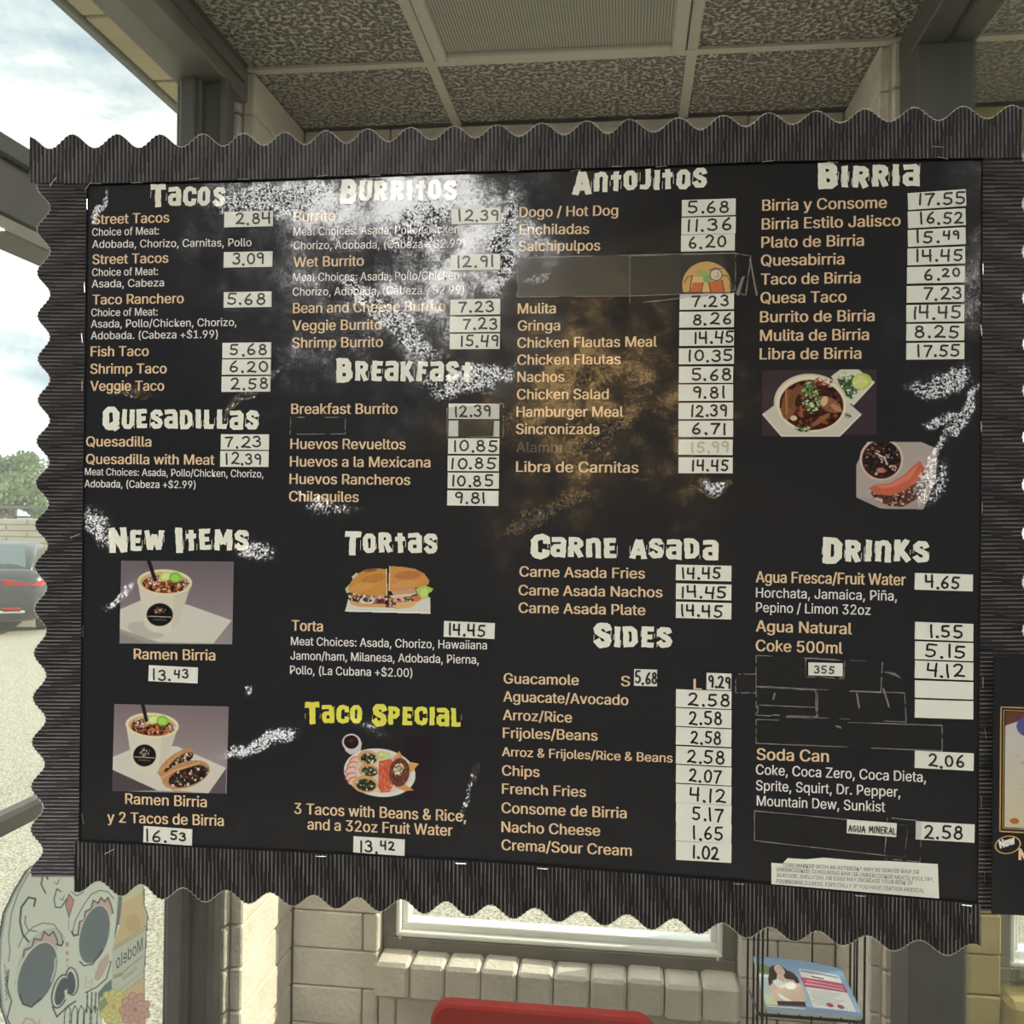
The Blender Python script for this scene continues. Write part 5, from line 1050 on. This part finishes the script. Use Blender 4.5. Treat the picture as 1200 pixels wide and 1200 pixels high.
# local: x = across (0 = right rear corner, negative = left), y = forward from the rear, z up
def loft(name, secs, mt, closed=True):
    m = MB(); n = len(secs[0])
    V = [v for s_ in secs for v in s_]; F = [(i*n+k, i*n+(k+1) % n, (i+1)*n+(k+1) % n, (i+1)*n+k) for i in range(len(secs)-1) for k in range(n)]
    F += [tuple(range(n))[::-1], tuple((len(secs)-1)*n+k for k in range(n))]; m.add(V, F); return cc_(recalc(m.build(name, mt, None, True)))
def sec(y, w, z0, z1, c=0.0, bul=.05, n=6):
    """rounded cross-section at distance y"""
    P = []
    for k in range(24):
        a = 2*PI*k/24; ca, sa = math.cos(a), math.sin(a); e_ = .38
        P.append((-.91+w*math.copysign(abs(ca)**e_, ca), y, (z0+z1)/2+(z1-z0)/2*math.copysign(abs(sa)**e_, sa)))
    return P
loft('body', [sec(-.02, .70, .42, .92), sec(.05, .84, .26, 1.02), sec(.22, .90, .20, 1.05), sec(.9, .91, .18, .98), sec(2.4, .91, .18, .95), sec(3.6, .91, .18, .93), sec(4.4, .88, .2, .84), sec(4.75, .78, .25, .70), sec(4.82, .60, .34, .60)], M_paint)
loft('cabin', [sec(.42, .66, .98, 1.03), sec(1.05, .64, .96, 1.36), sec(1.6, .62, .94, 1.45), sec(2.5, .62, .92, 1.44), sec(3.4, .68, .90, 1.0)], M_paint)
m = MB(); m.add([(-1.46, .50, 1.07), (-.36, .50, 1.07), (-.44, 1.12, 1.405), (-1.38, 1.12, 1.405), (-1.46, .47, 1.05), (-.36, .47, 1.05), (-.44, 1.09, 1.41), (-1.38, 1.09, 1.41)], [(0, 1, 2, 3), (4, 7, 6, 5), (0, 4, 5, 1), (1, 5, 6, 2), (2, 6, 7, 3), (3, 7, 4, 0)]); cc_(m.build('rear_window', M_cglass))
for sx, x0, x1 in ((1, -.62, -.02), (-1, -1.80, -1.20)):
    m = MB(); m.add([(x0, -.035, .80), (x1-.06 if sx > 0 else x1, -.02, .78), (x1, .10, .82), (x1-.02, .10, .90), (x0 if sx > 0 else x0, -.03, .90), (x0, .03, .80), (x1, .2, .82), (x1, .2, .90), (x0, .03, .90)], [(0, 1, 2, 3, 4), (5, 8, 7, 6), (2, 6, 7, 3), (0, 5, 6, 2, 1), (4, 3, 7, 8), (0, 4, 8, 5)]); cc_(m.build('tail_light', M_tail))
cc_(box('bumper_trim', (-1.5, -.30, -.045, .02, .36, .40), M_chrome, None, .01)); cc_(box('reflector', (-.62, -.36, -.05, .0, .41, .45), M_tail, None, .01)); cc_(box('number_plate', (-1.16, -.66, -.05, -.01, .62, .78), M_whitef, None, .01))
for x_ in (-.12, -1.70):
    for y_ in (.95, 3.85):
        m = MB(); m.tube([(x_-.1, y_, .32), (x_+.1, y_, .32)], .32, 24); cc_(m.build('wheel', M_tyre))
cp = UY(53, 700, 12.9); car.location = (cp[0]+.02, 12.9, -.45); car.rotation_euler = (0, 0, math.radians(28))
# wall across the lot
M_lotw = mat('pale_far_wall', lc(190, 182, 162), .9, noise=(1.5, .05)); M_rail = mat('far_rail_metal', lc(104, 104, 98), .6)
A, B = UY(-260, 604, 30), UY(150, 600, 30)
lw = tag(empty('retaining_wall', ((A[0]+B[0])/2, 30, -.45)), 'long pale block wall across the parking lot behind the car', 'wall')
zt = A[2]; Lx0, Lx1 = A[0]-4, B[0]+14
child_abs(box('wall_core', (Lx0, Lx1, 30.02, 30.4, -.45, zt), M_lotw), lw)
nr = 8; hh_ = (zt+.45)/nr
m = MB(); m.box(-.8, .8, -.03, .03, -hh_/2+.015, hh_/2-.015, bev=.02); sb = recalc(m.build('wall_block', M_lotw)); sme = sb.data; bpy.data.objects.remove(sb)
for r_ in range(nr):
    x = Lx0+.8+(r_ % 2)*.8
    while x < Lx1-.8: share('wall_block', sme, lw, (x-lw.location.x, 30.0-30+random.uniform(-.01, .01), hh_*(r_+.5)), ); x += 1.64
rl = tag(empty('guard_rail', ((A[0]+B[0])/2, 30.2, zt)), 'grey metal rail along the top of the pale far wall', 'rail')
child_abs(box('rail_bar', (Lx0, Lx1, 30.15, 30.22, zt+.36, zt+.46), M_rail), rl); child_abs(box('rail_bar', (Lx0, Lx1, 30.15, 30.22, zt+.02, zt+.10), M_rail), rl)
x = Lx0+.1
while x < Lx1: child_abs(box('rail_post', (x, x+.05, 30.15, 30.22, zt, zt+.4), M_rail), rl); x += 1.1
# trees
M_leaf = mat('pale_sunlit_leaves', lc(104, 122, 76), .7, noise=(.8, .25)); M_bark = mat('tree_bark', lc(120, 104, 84), .9)
def tree(px_, Yd, top, w_, lab, seed):
    r = random.Random(seed); b = UY(px_, 640, Yd); t = tag(empty('tree', (b[0], Yd, -.45)), lab, 'tree', 'trees beyond the pale wall')
    zt_ = UY(px_, top, Yd)[2]+.45
    m = MB(); m.tube([(0, 0, 0), (.1, 0, zt_*.4), (0, .1, zt_*.8)], [.22, .16, .05], 8)
    for k in range(6): a = r.uniform(0, 2*PI); z_ = zt_*r.uniform(.35, .6); m.tube([(0, 0, z_), (math.cos(a)*w_*.5, math.sin(a)*w_*.5, z_+zt_*.25)], [.08, .03], 6)
    m.build('trunk', M_bark, t)
    m = MB(); cl = [(r.uniform(-.6, .6)*w_, r.uniform(-.5, .5)*w_, zt_*r.uniform(.42, .86), w_*r.uniform(.28, .46)) for _ in range(12)]
    for _ in range(5200):
        cx_, cy_, cz_, cr_ = cl[r.randrange(12)]; d = Vector((r.gauss(0, 1), r.gauss(0, 1), r.gauss(0, 1))).normalized()*cr_*(r.random()**.35); s_ = r.uniform(.07, .16)
        a = Vector((r.gauss(0, 1), r.gauss(0, 1), r.gauss(0, 1))).normalized(); bb = a.orthogonal().normalized(); c_ = Vector((cx_, cy_, cz_))+d
        m.add([c_-a*s_, c_+bb*s_*.5, c_+a*s_, c_-bb*s_*.5], [(0, 1, 2, 3)])
    f = m.build('foliage', M_leaf, t); f['kind'] = 'stuff'
tree(10, 36, 522, 1.7, 'pale green tree at the left edge beyond the far wall', 1); tree(62, 46, 526, 2.0, 'pale green tree just left of the scalloped edging', 2); tree(-75, 42, 500, 2.4, 'tall tree beyond the far wall outside the left edge', 3)
